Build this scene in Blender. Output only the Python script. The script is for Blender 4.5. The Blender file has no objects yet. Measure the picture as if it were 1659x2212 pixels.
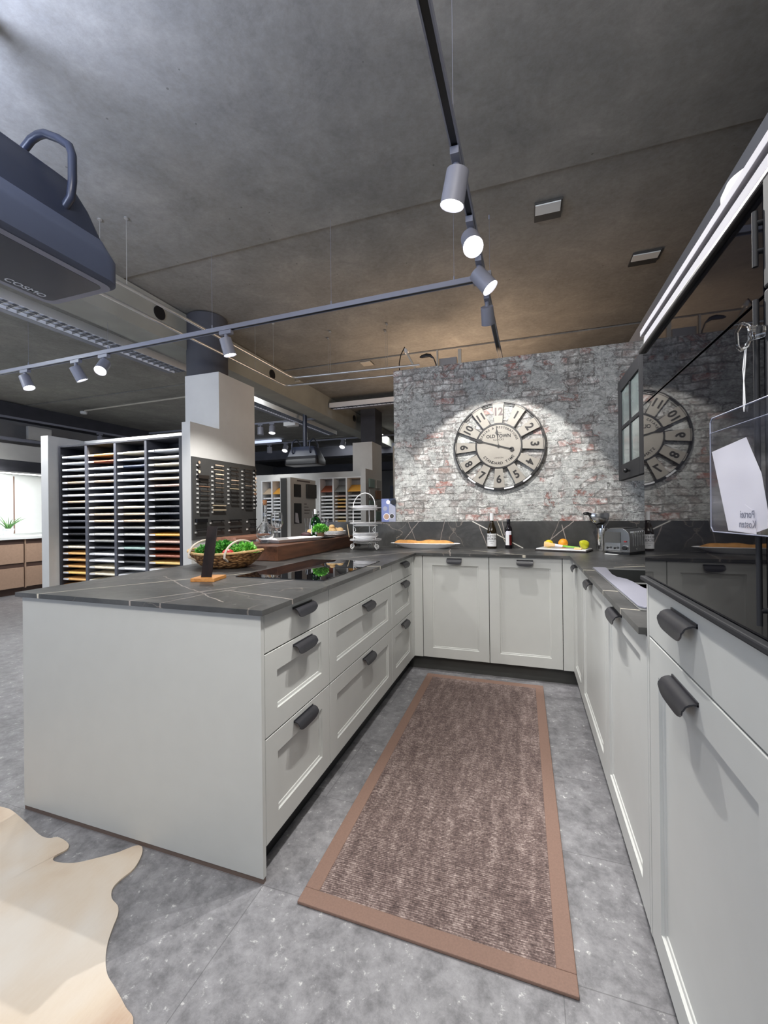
import bpy, math, random
from mathutils import Vector, Matrix
PI = math.pi
rnd = random.Random(7)
scene = bpy.context.scene
COL = scene.collection

# ---------------------------------------------------------------- camera
cd = bpy.data.cameras.new('camera')
cam = bpy.data.objects.new('camera', cd); COL.objects.link(cam)
yaw, pitch, roll = 0.3258, 0.0014, -0.0110
fw = Vector((-math.sin(yaw)*math.cos(pitch), math.cos(yaw)*math.cos(pitch), math.sin(pitch)))
rt = Vector((math.cos(yaw), math.sin(yaw), 0)); up = rt.cross(fw)
r2 = rt*math.cos(roll) + up*math.sin(roll); u2 = -rt*math.sin(roll) + up*math.cos(roll)
mw = Matrix((r2, u2, -fw)).transposed().to_4x4()
mw.translation = Vector((0.8437, -1.2007, 1.2367))
cam.matrix_world = mw
cd.sensor_fit = 'VERTICAL'; cd.sensor_height = 36.0; cd.lens = 911.84*36.0/2212.0
cd.clip_start = 0.02; cd.clip_end = 100
scene.camera = cam

# ---------------------------------------------------------------- world and light settings
scene.view_settings.view_transform = 'Standard'
scene.view_settings.look = 'None'
scene.view_settings.gamma = 1.0
scene.view_settings.use_curve_mapping = False
scene.view_settings.exposure = 0.0
w = bpy.data.worlds.new('world'); scene.world = w; w.use_nodes = True
w.node_tree.nodes['Background'].inputs['Color'].default_value = (0.62, 0.72, 1.0, 1)
w.node_tree.nodes['Background'].inputs['Strength'].default_value = 0.30

def aim(o, d):
    o.rotation_euler = Vector(d).to_track_quat('-Z', 'Y').to_euler()

def spot(name, loc, d, watt, deg, blend=0.5, col=(1, 0.98, 0.95), r=0.03):
    l = bpy.data.lights.new(name, 'SPOT'); l.energy = watt; l.spot_size = math.radians(deg)
    l.spot_blend = blend; l.color = col; l.shadow_soft_size = r
    o = bpy.data.objects.new(name, l); COL.objects.link(o); o.location = loc; aim(o, d); return o

def area(name, loc, d, watt, sx, sy, col=(1, 1, 1)):
    l = bpy.data.lights.new(name, 'AREA'); l.energy = watt; l.shape = 'RECTANGLE'
    l.size = sx; l.size_y = sy; l.color = col
    o = bpy.data.objects.new(name, l); COL.objects.link(o); o.location = loc; aim(o, d); return o

# unseen area fills added for the general brightness of the showroom
area('showroom_fill', (-0.6, -2.6, 3.1), (0.12, 0.25, -1), 16, 3.0, 0.5, (0.93, 0.96, 1.0))
area('showroom_fill', (0.9, -1.9, 2.95), (-1.0, 1.20, -0.34), 48, 1.2, 0.5, (1.0, 0.95, 0.88))  # warm fill added to lift the right-hand face of the column cladding
area('showroom_fill', (-4.6, 0.2, 3.1), (0.25, 0.3, -1), 90, 0.5, 3.0, (0.90, 0.95, 1.0))
area('showroom_fill', (-3.6, 4.2, 3.1), (0, 0.2, -1), 42, 2.0, 0.6, (0.95, 0.98, 1.0))
area('showroom_fill', (-2.5, 8.5, 3.1), (0, 0, -1), 50, 2.5, 0.6, (0.95, 0.98, 1.0))
# unseen bluish fills added to brighten the ceiling from the left
area('ceiling_fill', (-1.25, -0.95, 2.62), (-0.05, 0.55, 1), 78, 0.8, 0.8, (0.62, 0.72, 1.0))
area('cool_fill', (-4.0, -4.0, 1.3), (0.35, 0.6, 1.1), 150, 4.5, 2.0, (0.66, 0.78, 1.0))
# warm lamp of the neighbouring display behind the brick partition
area('neighbour_light', (0.1, 4.0, 1.9), (-0.25, -0.1, 1), 30, 1.6, 1.0, (1.0, 0.72, 0.50))
# unseen heads further back on the same track
spot('track_spot_light', (0.56, -0.75, 2.5), (0.25, 0.45, -1), 42, 100, 0.8)
spot('track_spot_light', (-0.3, -1.6, 2.5), (-0.15, 0.9, -1.15), 55, 90, 0.8, (1.0, 0.96, 0.88))

# ---------------------------------------------------------------- materials
def lin(c):
    return tuple(((v/255)/12.92 if v/255 <= 0.04045 else ((v/255+0.055)/1.055)**2.4) for v in c) + (1,)
MATS = {}
class NT:
    def __init__(s, name):
        s.m = bpy.data.materials.new(name); s.m.use_nodes = True
        s.t = s.m.node_tree; s.n = s.t.nodes; s.l = s.t.links
        s.b = s.n['Principled BSDF']; s.out = s.n['Material Output']
        MATS[name] = s.m
    def node(s, typ, **k):
        nd = s.n.new(typ)
        for a, b in k.items():
            if a.startswith('i_'):
                nd.inputs[a[2:].replace('_', ' ')].default_value = b
            else: setattr(nd, a, b)
        return nd
    def link(s, a, b): s.l.new(a, b)
    def coord(s, scale=(1, 1, 1), rot=(0, 0, 0), kind='Object'):
        tc = s.node('ShaderNodeTexCoord'); mp = s.node('ShaderNodeMapping')
        mp.inputs['Scale'].default_value = scale; mp.inputs['Rotation'].default_value = rot
        s.link(tc.outputs[kind], mp.inputs['Vector']); return mp.outputs['Vector']
    def noise(s, vec, scale, detail=4, rough=0.5, dist=0.0):
        nd = s.node('ShaderNodeTexNoise'); nd.inputs['Scale'].default_value = scale
        nd.inputs['Detail'].default_value = detail; nd.inputs['Roughness'].default_value = rough
        nd.inputs['Distortion'].default_value = dist
        s.link(vec, nd.inputs['Vector']); return nd.outputs['Fac']
    def ramp(s, fac, stops, interp='LINEAR'):
        nd = s.node('ShaderNodeValToRGB'); cr = nd.color_ramp; cr.interpolation = interp
        while len(cr.elements) < len(stops): cr.elements.new(0.5)
        for e, (p, c) in zip(cr.elements, stops): e.position = p; e.color = c
        s.link(fac, nd.inputs['Fac']); return nd.outputs['Color']
    def mix(s, fac, a, b, mode='MIX'):
        nd = s.node('ShaderNodeMix', data_type='RGBA', blend_type=mode)
        for sock, v in ((nd.inputs[0], fac), (nd.inputs[6], a), (nd.inputs[7], b)):
            if hasattr(v, 'is_linked') or hasattr(v, 'links'): s.link(v, sock)
            else: sock.default_value = v
        return nd.outputs[2]
    def math(s, op, a, b=0.0, c=None, clamp=False):
        nd = s.node('ShaderNodeMath', operation=op, use_clamp=clamp)
        for i, v in enumerate((a, b) if c is None else (a, b, c)):
            if isinstance(v, (int, float)): nd.inputs[i].default_value = v
            else: s.link(v, nd.inputs[i])
        return nd.outputs[0]
    def bump(s, h, strength=0.3, dist=0.01):
        nd = s.node('ShaderNodeBump'); nd.inputs['Strength'].default_value = strength
        nd.inputs['Distance'].default_value = dist
        s.link(h, nd.inputs['Height']); s.link(nd.outputs['Normal'], s.b.inputs['Normal'])
    def color(s, c):
        if isinstance(c, tuple): s.b.inputs['Base Color'].default_value = c
        else: s.link(c, s.b.inputs['Base Color'])
    def set(s, rough=0.5, metal=0.0, **k):
        if isinstance(rough, (int, float)): s.b.inputs['Roughness'].default_value = rough
        else: s.link(rough, s.b.inputs['Roughness'])
        s.b.inputs['Metallic'].default_value = metal
        for a, b in k.items(): s.b.inputs[a.replace('_', ' ')].default_value = b
        return s.m

def plain(name, rgb, rough=0.5, metal=0.0, var=0.06, scale=12.0, bump=0.0, **k):
    s = NT(name); v = s.coord(); f = s.noise(v, scale, 3)
    c = lin(rgb); a = tuple(x*(1-var) for x in c[:3])+(1,); b = tuple(min(1, x*(1+var)) for x in c[:3])+(1,)
    s.color(s.ramp(f, [(0.3, a), (0.7, b)]))
    if bump: s.bump(f, bump, 0.002)
    return s.set(rough, metal, **k)

M = {}
M['cabinet'] = plain('cabinet_paint', (190, 191, 188), 0.42, var=0.015)
M['cabinet_side'] = plain('cabinet_side', (150, 151, 148), 0.5, var=0.02)
M['handle'] = plain('handle_black', (40, 40, 45), 0.38, var=0.08, scale=60, bump=0.06)
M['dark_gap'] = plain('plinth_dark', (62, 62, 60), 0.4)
M['brown_edge'] = plain('brown_edge', (104, 88, 80), 0.5)
M['black_frame'] = plain('black_frame', (22, 22, 27), 0.4)
M['cab_slate'] = plain('cab_slate', (27, 28, 33), 0.7)
M['slate_frame'] = plain('slate_frame', (52, 52, 62), 0.42)
M['fascia_white'] = plain('fascia_white', (186, 184, 190), 0.8, var=0.01)
M['white_paint'] = plain('white_paint', (226, 226, 226), 0.5, var=0.01)
M['wall_white'] = plain('wall_white', (206, 205, 202), 0.7, var=0.02)
M['wall_beige'] = plain('wall_beige', (190, 184, 172), 0.7, var=0.03)
M['wall_grey'] = plain('wall_grey', (150, 150, 152), 0.75, var=0.03)
M['steel'] = plain('steel', (200, 200, 200), 0.2, 1.0, var=0.05)
M['steel_soft'] = plain('steel_soft', (150, 148, 145), 0.22, 1.0, var=0.05)
M['galv'] = plain('galvanised', (205, 205, 203), 0.30, 0.8)
M['lamp_grey'] = plain('lamp_grey', (138, 139, 150), 0.45, var=0.04)
M['track_grey'] = plain('track_grey', (128, 130, 142), 0.42, var=0.04)
M['rack_black'] = plain('rack_black', (44, 45, 52), 0.55)
M['rack_face'] = plain('rack_face', (86, 88, 97), 0.55)
M['board_dark'] = plain('board_dark', (66, 66, 65), 0.6)
M['porcelain'] = plain('porcelain', (248, 248, 250), 0.18, var=0.01)
M['white_wire'] = plain('white_wire', (250, 250, 250), 0.35, var=0.01)
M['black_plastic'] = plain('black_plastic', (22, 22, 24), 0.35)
M['red_plastic'] = plain('red_plastic', (150, 25, 25), 0.3)
M['hood_hazed'] = plain('hood_slate', (80, 88, 110), 0.45, var=0.04)  # dark grey paint lightened to blue: flare haze put into the colour
M['hood_dark'] = plain('hood_dark', (44, 50, 68), 0.35, var=0.04)
M['hood_trim'] = plain('hood_trim', (140, 142, 160), 0.45, var=0.04)
M['text_grey'] = plain('text_grey', (225, 230, 240), 0.5)
M['text_black'] = plain('text_black', (36, 33, 32), 0.6)
M['text_brown'] = plain('text_brown', (104, 92, 92), 0.6)
M['paper'] = plain('paper', (232, 230, 238), 0.7, var=0.02)
M['ink'] = plain('ink', (130, 132, 150), 0.7)
M['sink_dark'] = plain('sink_dark', (52, 54, 54), 0.45)
M['sink_rim'] = plain('sink_rim', (112, 113, 112), 0.35)
M['sink_light'] = plain('sink_light', (138, 138, 150), 0.38, var=0.02)
M['cork'] = plain('cork', (196, 138, 96), 0.8, var=0.15, scale=80)
M['crate_brown'] = plain('crate_brown', (150, 115, 90), 0.6)
M['fridge_white'] = plain('gloss_white', (235, 238, 236), 0.3, var=0.01)
M['beige_door'] = plain('beige_door', (178, 148, 126), 0.5, var=0.05, scale=30)
M['beige_dark'] = plain('beige_dark', (84, 64, 56), 0.5)
M['blue_panel'] = plain('blue_panel', (60, 70, 92), 0.6)
M['clock_plate'] = plain('clock_plate', (158, 152, 142), 0.55, var=0.08, scale=9)
M['clock_black'] = plain('clock_black', (26, 24, 24), 0.45)
M['slate_plate'] = plain('slate_plate', (44, 38, 38), 0.6)
M['red'] = plain('red_skin', (205, 60, 62), 0.35, var=0.15)
M['yellow'] = plain('lemon_skin', (238, 214, 40), 0.45, var=0.06, scale=60, bump=0.15)
M['orange'] = plain('orange_skin', (245, 160, 35), 0.45, var=0.06, scale=80, bump=0.2)
M['pear'] = plain('pear_skin', (196, 196, 40), 0.4, var=0.12, scale=40)
M['fig'] = plain('fig_skin', (84, 58, 62), 0.5, var=0.12)
M['melon'] = plain('melon_flesh', (240, 200, 140), 0.5, var=0.08)
M['green_handle'] = plain('green_handle', (130, 190, 60), 0.35)
M['bone'] = plain('natural_wood_stick', (196, 178, 150), 0.6)
M['conc_column'] = plain('concrete_column', (70, 71, 78), 0.8, var=0.12, scale=4)

def emis(name, rgb, st):
    s = NT(name); s.color(lin(rgb)); s.b.inputs['Emission Color'].default_value = lin(rgb)
    s.b.inputs['Emission Strength'].default_value = st; return s.m
M['lens'] = emis('lamp_lens', (255, 252, 246), 14.0)
M['lens_off'] = plain('lamp_lens_off', (120, 120, 120), 0.2)
M['led'] = emis('led_strip', (255, 255, 250), 6.0)
M['tube_glow'] = emis('tube_glow', (214, 226, 255), 1.0)

def glass(name, rgb=(255, 255, 255), rough=0.0, ior=1.45):
    s = NT(name); s.color(lin(rgb)); s.b.inputs['Transmission Weight'].default_value = 1.0
    s.b.inputs['IOR'].default_value = ior; return s.set(rough)
M['glass'] = glass('clear_glass')
M['green_glass'] = glass('green_glass', (30, 120, 50))
M['brown_glass'] = plain('bottle_glass', (34, 26, 12), 0.06, var=0.1)
M['black_glass_bottle'] = plain('dark_bottle_glass', (18, 14, 18), 0.06)
M['wine_red'] = plain('wine_red', (92, 18, 24), 0.15)
def thin_plastic():
    s = NT('clear_plastic'); tr = s.node('ShaderNodeBsdfTransparent'); gl = s.node('ShaderNodeBsdfGlossy')
    gl.inputs['Roughness'].default_value = 0.12; gl.inputs['Color'].default_value = (0.9, 0.9, 1, 1)
    v = s.coord(); f = s.noise(v, 14, 3)
    fac = s.math('MULTIPLY_ADD', f, 0.22, 0.0)
    mx = s.node('ShaderNodeMixShader'); s.link(fac, mx.inputs[0]); s.link(tr.outputs[0], mx.inputs[1]); s.link(gl.outputs[0], mx.inputs[2])
    s.link(mx.outputs[0], s.out.inputs['Surface']); return s.m
M['clear_plastic'] = thin_plastic()
def mirror_black(name, ior, rough=0.015):
    s = NT(name); s.color((0.004, 0.004, 0.006, 1)); s.b.inputs['IOR'].default_value = ior
    v = s.coord(); f = s.noise(v, 40, 2)
    return s.set(s.math('MULTIPLY_ADD', f, 0.01, rough))
M['black_glass'] = mirror_black('black_glass', 1.33)
M['hob_glass'] = mirror_black('hob_glass', 2.0, 0.008)
def pane():
    s = NT('cabinet_pane'); v = s.coord(); f = s.noise(v, 5, 2)
    s.color(s.ramp(f, [(0.3, lin((86, 96, 96))), (0.7, lin((126, 138, 136)))]))
    s.b.inputs['IOR'].default_value = 1.7
    return s.set(0.12)
M['pane'] = pane()

def marble(name, axes, lines):
    """dark stone with straight light veins; axes: which object coordinates span the slab"""
    s = NT(name); v = s.coord()
    n1 = s.noise(v, 3.0, 8, 0.65, 0.6); n2 = s.noise(v, 26, 4, 0.6)
    base = s.ramp(n1, [(0.28, lin((36, 36, 36))), (0.5, lin((58, 58, 57))), (0.72, lin((92, 91, 90)))])
    base = s.mix(s.math('MULTIPLY', n2, 0.22), base, lin((104, 104, 104)))
    nd = s.noise(v, 4.0, 5, 0.6); wob = s.math('MULTIPLY_ADD', nd, 1.0, -0.5)
    sep = s.node('ShaderNodeSeparateXYZ'); s.link(v, sep.inputs[0])
    A = sep.outputs[axes[0]]; B = sep.outputs[axes[1]]
    # crackle veins
    wv = s.node('ShaderNodeVectorMath', operation='MULTIPLY_ADD')
    no3 = s.node('ShaderNodeTexNoise'); no3.inputs['Scale'].default_value = 3.5; no3.inputs['Detail'].default_value = 5
    s.link(v, no3.inputs['Vector'])
    s.link(no3.outputs['Color'], wv.inputs[0]); wv.inputs[1].default_value = (0.35, 0.35, 0.35); s.link(v, wv.inputs[2])
    vor = s.node('ShaderNodeTexVoronoi', feature='DISTANCE_TO_EDGE'); vor.inputs['Scale'].default_value = 2.6
    s.link(wv.outputs[0], vor.inputs['Vector'])
    thin = s.math('SUBTRACT', 1.0, s.math('DIVIDE', vor.outputs['Distance'], 0.010), clamp=True)
    mask = s.ramp(s.noise(v, 2.2, 2), [(0.42, (0, 0, 0, 1)), (0.62, (1, 1, 1, 1))])
    thin = s.math('MULTIPLY', thin, mask)
    base = s.mix(s.math('MULTIPLY', thin, 0.55), base, lin((172, 160, 148)))
    for (a0, b0, a1, b1, wd, wobble, col, amt) in lines:
        dx, dy = a1-a0, b1-b0; L = math.hypot(dx, dy); nx, ny = -dy/L, dx/L
        d = s.math('ADD', s.math('MULTIPLY', A, nx), s.math('MULTIPLY', B, ny))
        d = s.math('SUBTRACT', d, a0*nx+b0*ny)
        d = s.math('ABSOLUTE', s.math('ADD', d, s.math('MULTIPLY', wob, wobble)))
        t = s.math('ADD', s.math('MULTIPLY', A, dx/L), s.math('MULTIPLY', B, dy/L))
        t = s.math('SUBTRACT', t, (a0*dx+b0*dy)/L)
        inside = s.math('MULTIPLY', s.math('GREATER_THAN', t, 0.0), s.math('LESS_THAN', t, L))
        f = s.math('MULTIPLY', s.math('SUBTRACT', 1.0, s.math('DIVIDE', d, wd*(1.35 if axes[1] == 'Y' else 1.0)), clamp=True), inside)
        f = s.math('MULTIPLY', s.math('POWER', f, 0.6), amt)
        base = s.mix(f, base, lin(col))
    s.color(base)
    s.bump(n2, 0.05, 0.001)
    return s.set(s.math('MULTIPLY_ADD', n2, 0.12, 0.30))
W = (226, 218, 200); P = (190, 178, 170)
M['worktop'] = marble('worktop_marble', ('X', 'Y'), [
    (-1.075, -0.05, -0.55, 0.75, 0.0045, 0.03, W, 0.95),
    (-0.60, -0.10, -0.05, 0.86, 0.004, 0.03, P, 0.75),
    (-0.60, 1.10, 0.10, 2.31, 0.005, 0.02, P, 0.85),
    (-0.44, -0.10, -0.33, 0.30, 0.003, 0.06, P, 0.5),
    (-0.36, 0.26, 0.03, 0.17, 0.003, 0.05, P, 0.6),
    (-0.95, 0.5, -0.2, 0.05, 0.003, 0.08, P, 0.5),
    (0.42, 2.30, 0.86, 1.97, 0.006, 0.03, W, 0.8),
    (0.20, 2.45, 0.30, 1.97, 0.004, 0.06, P, 0.6),
    (1.12, 1.27, 1.21, 1.25, 0.006, 0.0, W, 0.95),
    (1.12, 0.66, 1.21, 0.64, 0.005, 0.0, W, 0.6),
    (1.12, 0.33, 1.60, 0.24, 0.004, 0.0, W, 0.7),
    (1.30, 1.42, 1.74, 1.66, 0.007, 0.02, W, 0.95),
    (-0.12, 1.12, 0.03, 1.16, 0.006, 0.0, W, 0.95)])
M['splash'] = marble('splash_marble', ('X', 'Z'), [
    (0.385, 1.15, 0.812, 0.92, 0.0055, 0.01, (240, 236, 226), 1.0),
    (0.60, 1.15, 0.68, 0.93, 0.0035, 0.03, W, 0.9),
    (0.64, 1.15, 0.66, 1.03, 0.004, 0.02, P, 0.8),
    (0.44, 1.11, 0.52, 0.92, 0.004, 0.05, P, 0.7),
    (1.21, 1.15, 1.03, 0.99, 0.004, 0.04, P, 0.75),
    (1.12, 1.12, 1.16, 0.96, 0.004, 0.02, P, 0.7),
    (1.03, 1.0, 1.10, 1.15, 0.003, 0.04, P, 0.5),
    (-0.10, 1.15, -0.24, 0.98, 0.0035, 0.06, P, 0.7),
    (-0.20, 1.15, -0.13, 0.97, 0.003, 0.04, P, 0.6),
    (0.14, 1.15, 0.10, 0.98, 0.0035, 0.04, P, 0.6)])

def brick():
    s = NT('brick_paper'); v = s.coord(rot=(PI/2, 0, 0))
    no = s.node('ShaderNodeTexNoise'); no.inputs['Scale'].default_value = 5.0; no.inputs['Detail'].default_value = 5
    s.link(v, no.inputs['Vector'])
    wv = s.node('ShaderNodeVectorMath', operation='MULTIPLY_ADD')
    s.link(no.outputs['Color'], wv.inputs[0]); wv.inputs[1].default_value = (0.10, 0.075, 0.075); s.link(v, wv.inputs[2])
    bt = s.node('ShaderNodeTexBrick'); s.link(wv.outputs[0], bt.inputs['Vector'])
    bt.inputs['Scale'].default_value = 1.0; bt.inputs['Brick Width'].default_value = 0.19; bt.inputs['Row Height'].default_value = 0.062
    bt.inputs['Mortar Size'].default_value = 0.007; bt.inputs['Mortar Smooth'].default_value = 0.3; bt.inputs['Bias'].default_value = 0.0
    bt.inputs['Color1'].default_value = (0, 0, 0, 1); bt.inputs['Color2'].default_value = (1, 1, 1, 1); bt.inputs['Mortar'].default_value = (0.5, 0.5, 0.5, 1)
    mort = bt.outputs['Fac']
    n1 = s.noise(v, 3.1, 8, 0.72, 0.5); n2 = s.noise(s.coord(rot=(PI/2, 0, 0), scale=(1, 1, 1.0)), 14, 8, 0.74, 0.9); n3 = s.noise(v, 60, 5, 0.7)
    perb = bt.outputs['Color']
    red = s.ramp(perb, [(0.0, lin((168, 156, 150))), (0.6, lin((192, 184, 178))), (0.80, lin((176, 150, 140))), (0.90, lin((184, 104, 84)))])
    wash = s.ramp(n2, [(0.38, lin((128, 128, 126))), (0.50, lin((196, 196, 194))), (0.62, lin((240, 240, 236)))])
    brick_c = s.mix(s.ramp(n2, [(0.36, (0.25, 0.25, 0.25, 1)), (0.6, (0.95, 0.95, 0.95, 1))]), red, wash)
    brick_c = s.mix(s.math('MULTIPLY', mort, 0.6), brick_c, lin((112, 110, 106)))
    plas = s.ramp(n2, [(0.3, lin((150, 151, 149))), (0.7, lin((226, 226, 222)))])
    edge = s.ramp(n1, [(0.49, (0, 0, 0, 1)), (0.515, (1, 1, 1, 1))])
    c = s.mix(edge, brick_c, plas)
    rim = s.ramp(n1, [(0.480, (0, 0, 0, 1)), (0.49, (0.85, 0.85, 0.85, 1)), (0.505, (0, 0, 0, 1))])
    c = s.mix(s.math('MULTIPLY', rim, 0.8), c, lin((60, 58, 56)))
    rdg = s.math('ABSOLUTE', s.math('SUBTRACT', s.noise(s.coord(rot=(PI/2, 0, 0), scale=(1, 2.0, 2.0)), 6, 7, 0.7, 0.8), 0.5))
    rdg = s.math('SUBTRACT', 1.0, s.math('DIVIDE', rdg, 0.022), clamp=True)
    c = s.mix(s.math('MULTIPLY', rdg, 0.62), c, lin((84, 82, 80)))
    # dark cracks
    cr = s.node('ShaderNodeTexVoronoi', feature='DISTANCE_TO_EDGE'); cr.inputs['Scale'].default_value = 5.0
    s.link(wv.outputs[0], cr.inputs['Vector'])
    crk = s.math('SUBTRACT', 1.0, s.math('DIVIDE', cr.outputs['Distance'], 0.012), clamp=True)
    c = s.mix(s.math('MULTIPLY', crk, s.math('MULTIPLY', n1, 0.6)), c, lin((76, 74, 74)))
    c = s.mix(0.5, c, s.ramp(n3, [(0.3, lin((104, 104, 104))), (0.7, lin((216, 216, 214)))]), 'OVERLAY')
    s.color(c)
    h = s.math('ADD', s.math('MULTIPLY', n2, 0.7), s.math('MULTIPLY', s.math('SUBTRACT', 1.0, mort), 0.6))
    s.bump(h, 0.75, 0.010)
    return s.set(0.85)
M['brick'] = brick()

def concrete():
    s = NT('ceiling_concrete'); v = s.coord()
    n1 = s.noise(v, 0.55, 6, 0.6, 0.5); n2 = s.noise(v, 3.2, 8, 0.68, 0.4); n3 = s.noise(v, 30, 4, 0.7)
    a = s.ramp(n1, [(0.3, lin((126, 123, 116))), (0.5, lin((146, 143, 136))), (0.7, lin((166, 160, 149)))])
    b = s.ramp(n2, [(0.3, lin((96, 94, 90))), (0.55, lin((138, 135, 128))), (0.75, lin((176, 172, 164)))])
    c = s.mix(0.5, a, b); c = s.mix(0.12, c, s.ramp(n3, [(0.3, (0.1, 0.1, 0.1, 1)), (0.7, (0.6, 0.6, 0.6, 1))]))
    vo = s.node('ShaderNodeTexVoronoi'); vo.inputs['Scale'].default_value = 7.0; s.link(v, vo.inputs['Vector'])
    pit = s.math('LESS_THAN', vo.outputs['Distance'], 0.045)
    c = s.mix(s.math('MULTIPLY', pit, 0.5), c, lin((60, 58, 54)))
    s.color(c); s.bump(n2, 0.25, 0.01); return s.set(0.8)
M['concrete'] = concrete()
M['beam'] = plain('beam_concrete', (150, 150, 142), 0.8, var=0.10, scale=3)

def floor_mat():
    s = NT('floor_vinyl'); v = s.coord(rot=(0, 0, 0.0))
    n1 = s.noise(v, 2.6, 8, 0.7, 0.25); n2 = s.noise(v, 13, 8, 0.78, 0.15); n3 = s.noise(v, 38, 5, 0.7)
    c = s.ramp(n1, [(0.3, lin((92, 91, 94))), (0.7, lin((140, 139, 142)))])
    c = s.mix(0.5, c, s.ramp(n2, [(0.32, lin((70, 70, 73))), (0.66, lin((176, 175, 178)))]))
    fl = s.math('MULTIPLY', s.ramp(n3, [(0.58, (0, 0, 0, 1)), (0.68, (1, 1, 1, 1))]), s.ramp(n2, [(0.47, (0, 0, 0, 1)), (0.57, (1, 1, 1, 1))]))
    c = s.mix(s.math('MULTIPLY', fl, 0.8), c, lin((225, 225, 222)))
    bt = s.node('ShaderNodeTexBrick'); s.link(v, bt.inputs['Vector']); bt.inputs['Scale'].default_value = 1.0
    bt.inputs['Brick Width'].default_value = 0.92; bt.inputs['Row Height'].default_value = 0.46; bt.inputs['Mortar Size'].default_value = 0.0015
    c = s.mix(s.math('MULTIPLY', bt.outputs['Fac'], 0.45), c, lin((60, 60, 62)))
    s.color(c); s.bump(n2, 0.08, 0.002)
    return s.set(s.math('MULTIPLY_ADD', n2, 0.2, 0.30))
M['floor'] = floor_mat()

def rug_mat():
    s = NT('rug_weave'); v = s.coord()
    n1 = s.noise(s.coord(scale=(1, 9, 1)), 26, 3, 0.7); n1b = s.noise(s.coord(scale=(2.2, 0.5, 1)), 14, 3, 0.6); n2 = s.noise(v, 160, 2, 0.6)
    wv = s.node('ShaderNodeTexWave', wave_type='BANDS', bands_direction='Y'); wv.inputs['Scale'].default_value = 42.0
    wv.inputs['Distortion'].default_value = 1.2; wv.inputs['Detail'].default_value = 2; wv.inputs['Detail Scale'].default_value = 6
    s.link(v, wv.inputs['Vector'])
    f = s.math('ADD', s.math('MULTIPLY', n1, 0.35), s.math('MULTIPLY', n2, 0.40))
    f = s.math('ADD', f, s.math('MULTIPLY', n1b, 0.25))
    c = s.ramp(f, [(0.36, lin((64, 52, 50))), (0.5, lin((126, 107, 102))), (0.66, lin((206, 188, 180)))])
    c = s.mix(s.math('MULTIPLY', s.math('SUBTRACT', 1.0, wv.outputs['Fac']), 0.55), c, lin((56, 44, 44)))
    s.color(c); s.bump(s.math('ADD', wv.outputs['Fac'], s.math('MULTIPLY', n2, 0.7)), 0.6, 0.004)
    return s.set(0.9)
M['rug'] = rug_mat()
M['rug_border'] = plain('rug_border', (128, 102, 90), 0.8, var=0.07, scale=200, bump=0.1)

def hide_mat():
    s = NT('cow_hide'); v = s.coord(); n1 = s.noise(v, 2.2, 3, 0.5, 0.3); n2 = s.noise(s.coord(scale=(3, 0.8, 1), rot=(0, 0, 0.9)), 30, 5, 0.7)
    c = s.ramp(n1, [(0.36, lin((214, 206, 196))), (0.52, lin((206, 188, 166))), (0.64, lin((178, 148, 122)))])
    c = s.mix(s.math('MULTIPLY', n2, 0.35), c, lin((226, 220, 210)))
    s.color(c); s.bump(n2, 0.3, 0.002); return s.set(0.8)
M['hide'] = hide_mat()

def wood(name, dark, light, scale=6.0, stretch=(1, 0.14, 1), rough=0.45):
    s = NT(name); v = s.coord(scale=stretch); n = s.noise(v, scale, 6, 0.6, 1.6); n2 = s.noise(v, scale*7, 4, 0.6)
    c = s.ramp(s.math('ADD', s.math('MULTIPLY', n, 0.75), s.math('MULTIPLY', n2, 0.25)), [(0.36, lin(dark)), (0.64, lin(light))])
    s.color(c); return s.set(rough)
M['walnut'] = wood('walnut_block', (48, 28, 19), (122, 80, 56), 5.0)
M['walnut_top'] = wood('walnut_top', (120, 74, 56), (196, 146, 122), 5.0)
M['honey_wood'] = wood('honey_wood', (176, 112, 52), (222, 160, 88), 8.0)
M['dark_wood_slat'] = wood('dark_slat', (14, 10, 10), (44, 32, 30), 9.0, (1, 1, 0.2), 0.22)
M['bread'] = plain('bread_crust', (226, 164, 92), 0.7, var=0.22, scale=22, bump=0.2)
M['bun'] = plain('bun_crust', (222, 186, 132), 0.7, var=0.12, scale=26, bump=0.2)
def leaf(name, a, b):
    s = NT(name); v = s.coord(); n = s.noise(v, 60, 2); s.color(s.ramp(n, [(0.35, lin(a)), (0.65, lin(b))])); return s.set(0.45)
M['leaf_dark'] = leaf('leaf_dark', (40, 120, 44), (110, 190, 84))
M['leaf_light'] = leaf('leaf_light', (70, 160, 50), (160, 236, 110))
M['aloe'] = leaf('leaf_aloe', (44, 112, 40), (120, 168, 96))
def wicker():
    s = NT('wicker'); v = s.coord(); wv = s.node('ShaderNodeTexVoronoi'); wv.inputs['Scale'].default_value = 42
    mp = s.coord(scale=(1, 1, 1.9)); s.link(mp, wv.inputs['Vector'])
    s.color(s.ramp(wv.outputs['Distance'], [(0.05, lin((206, 164, 112))), (0.45, lin((160, 112, 66))), (0.8, lin((74, 48, 28)))]))
    s.bump(s.math('SUBTRACT', 1.0, wv.outputs['Distance']), 1.0, 0.008); return s.set(0.7)
M['wicker'] = wicker()
M['wicker_rim'] = plain('wicker_rim', (206, 170, 118), 0.7, var=0.15, scale=70, bump=0.3)
M['wicker_handle'] = plain('wicker_handle', (216, 204, 188), 0.6)

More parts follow.
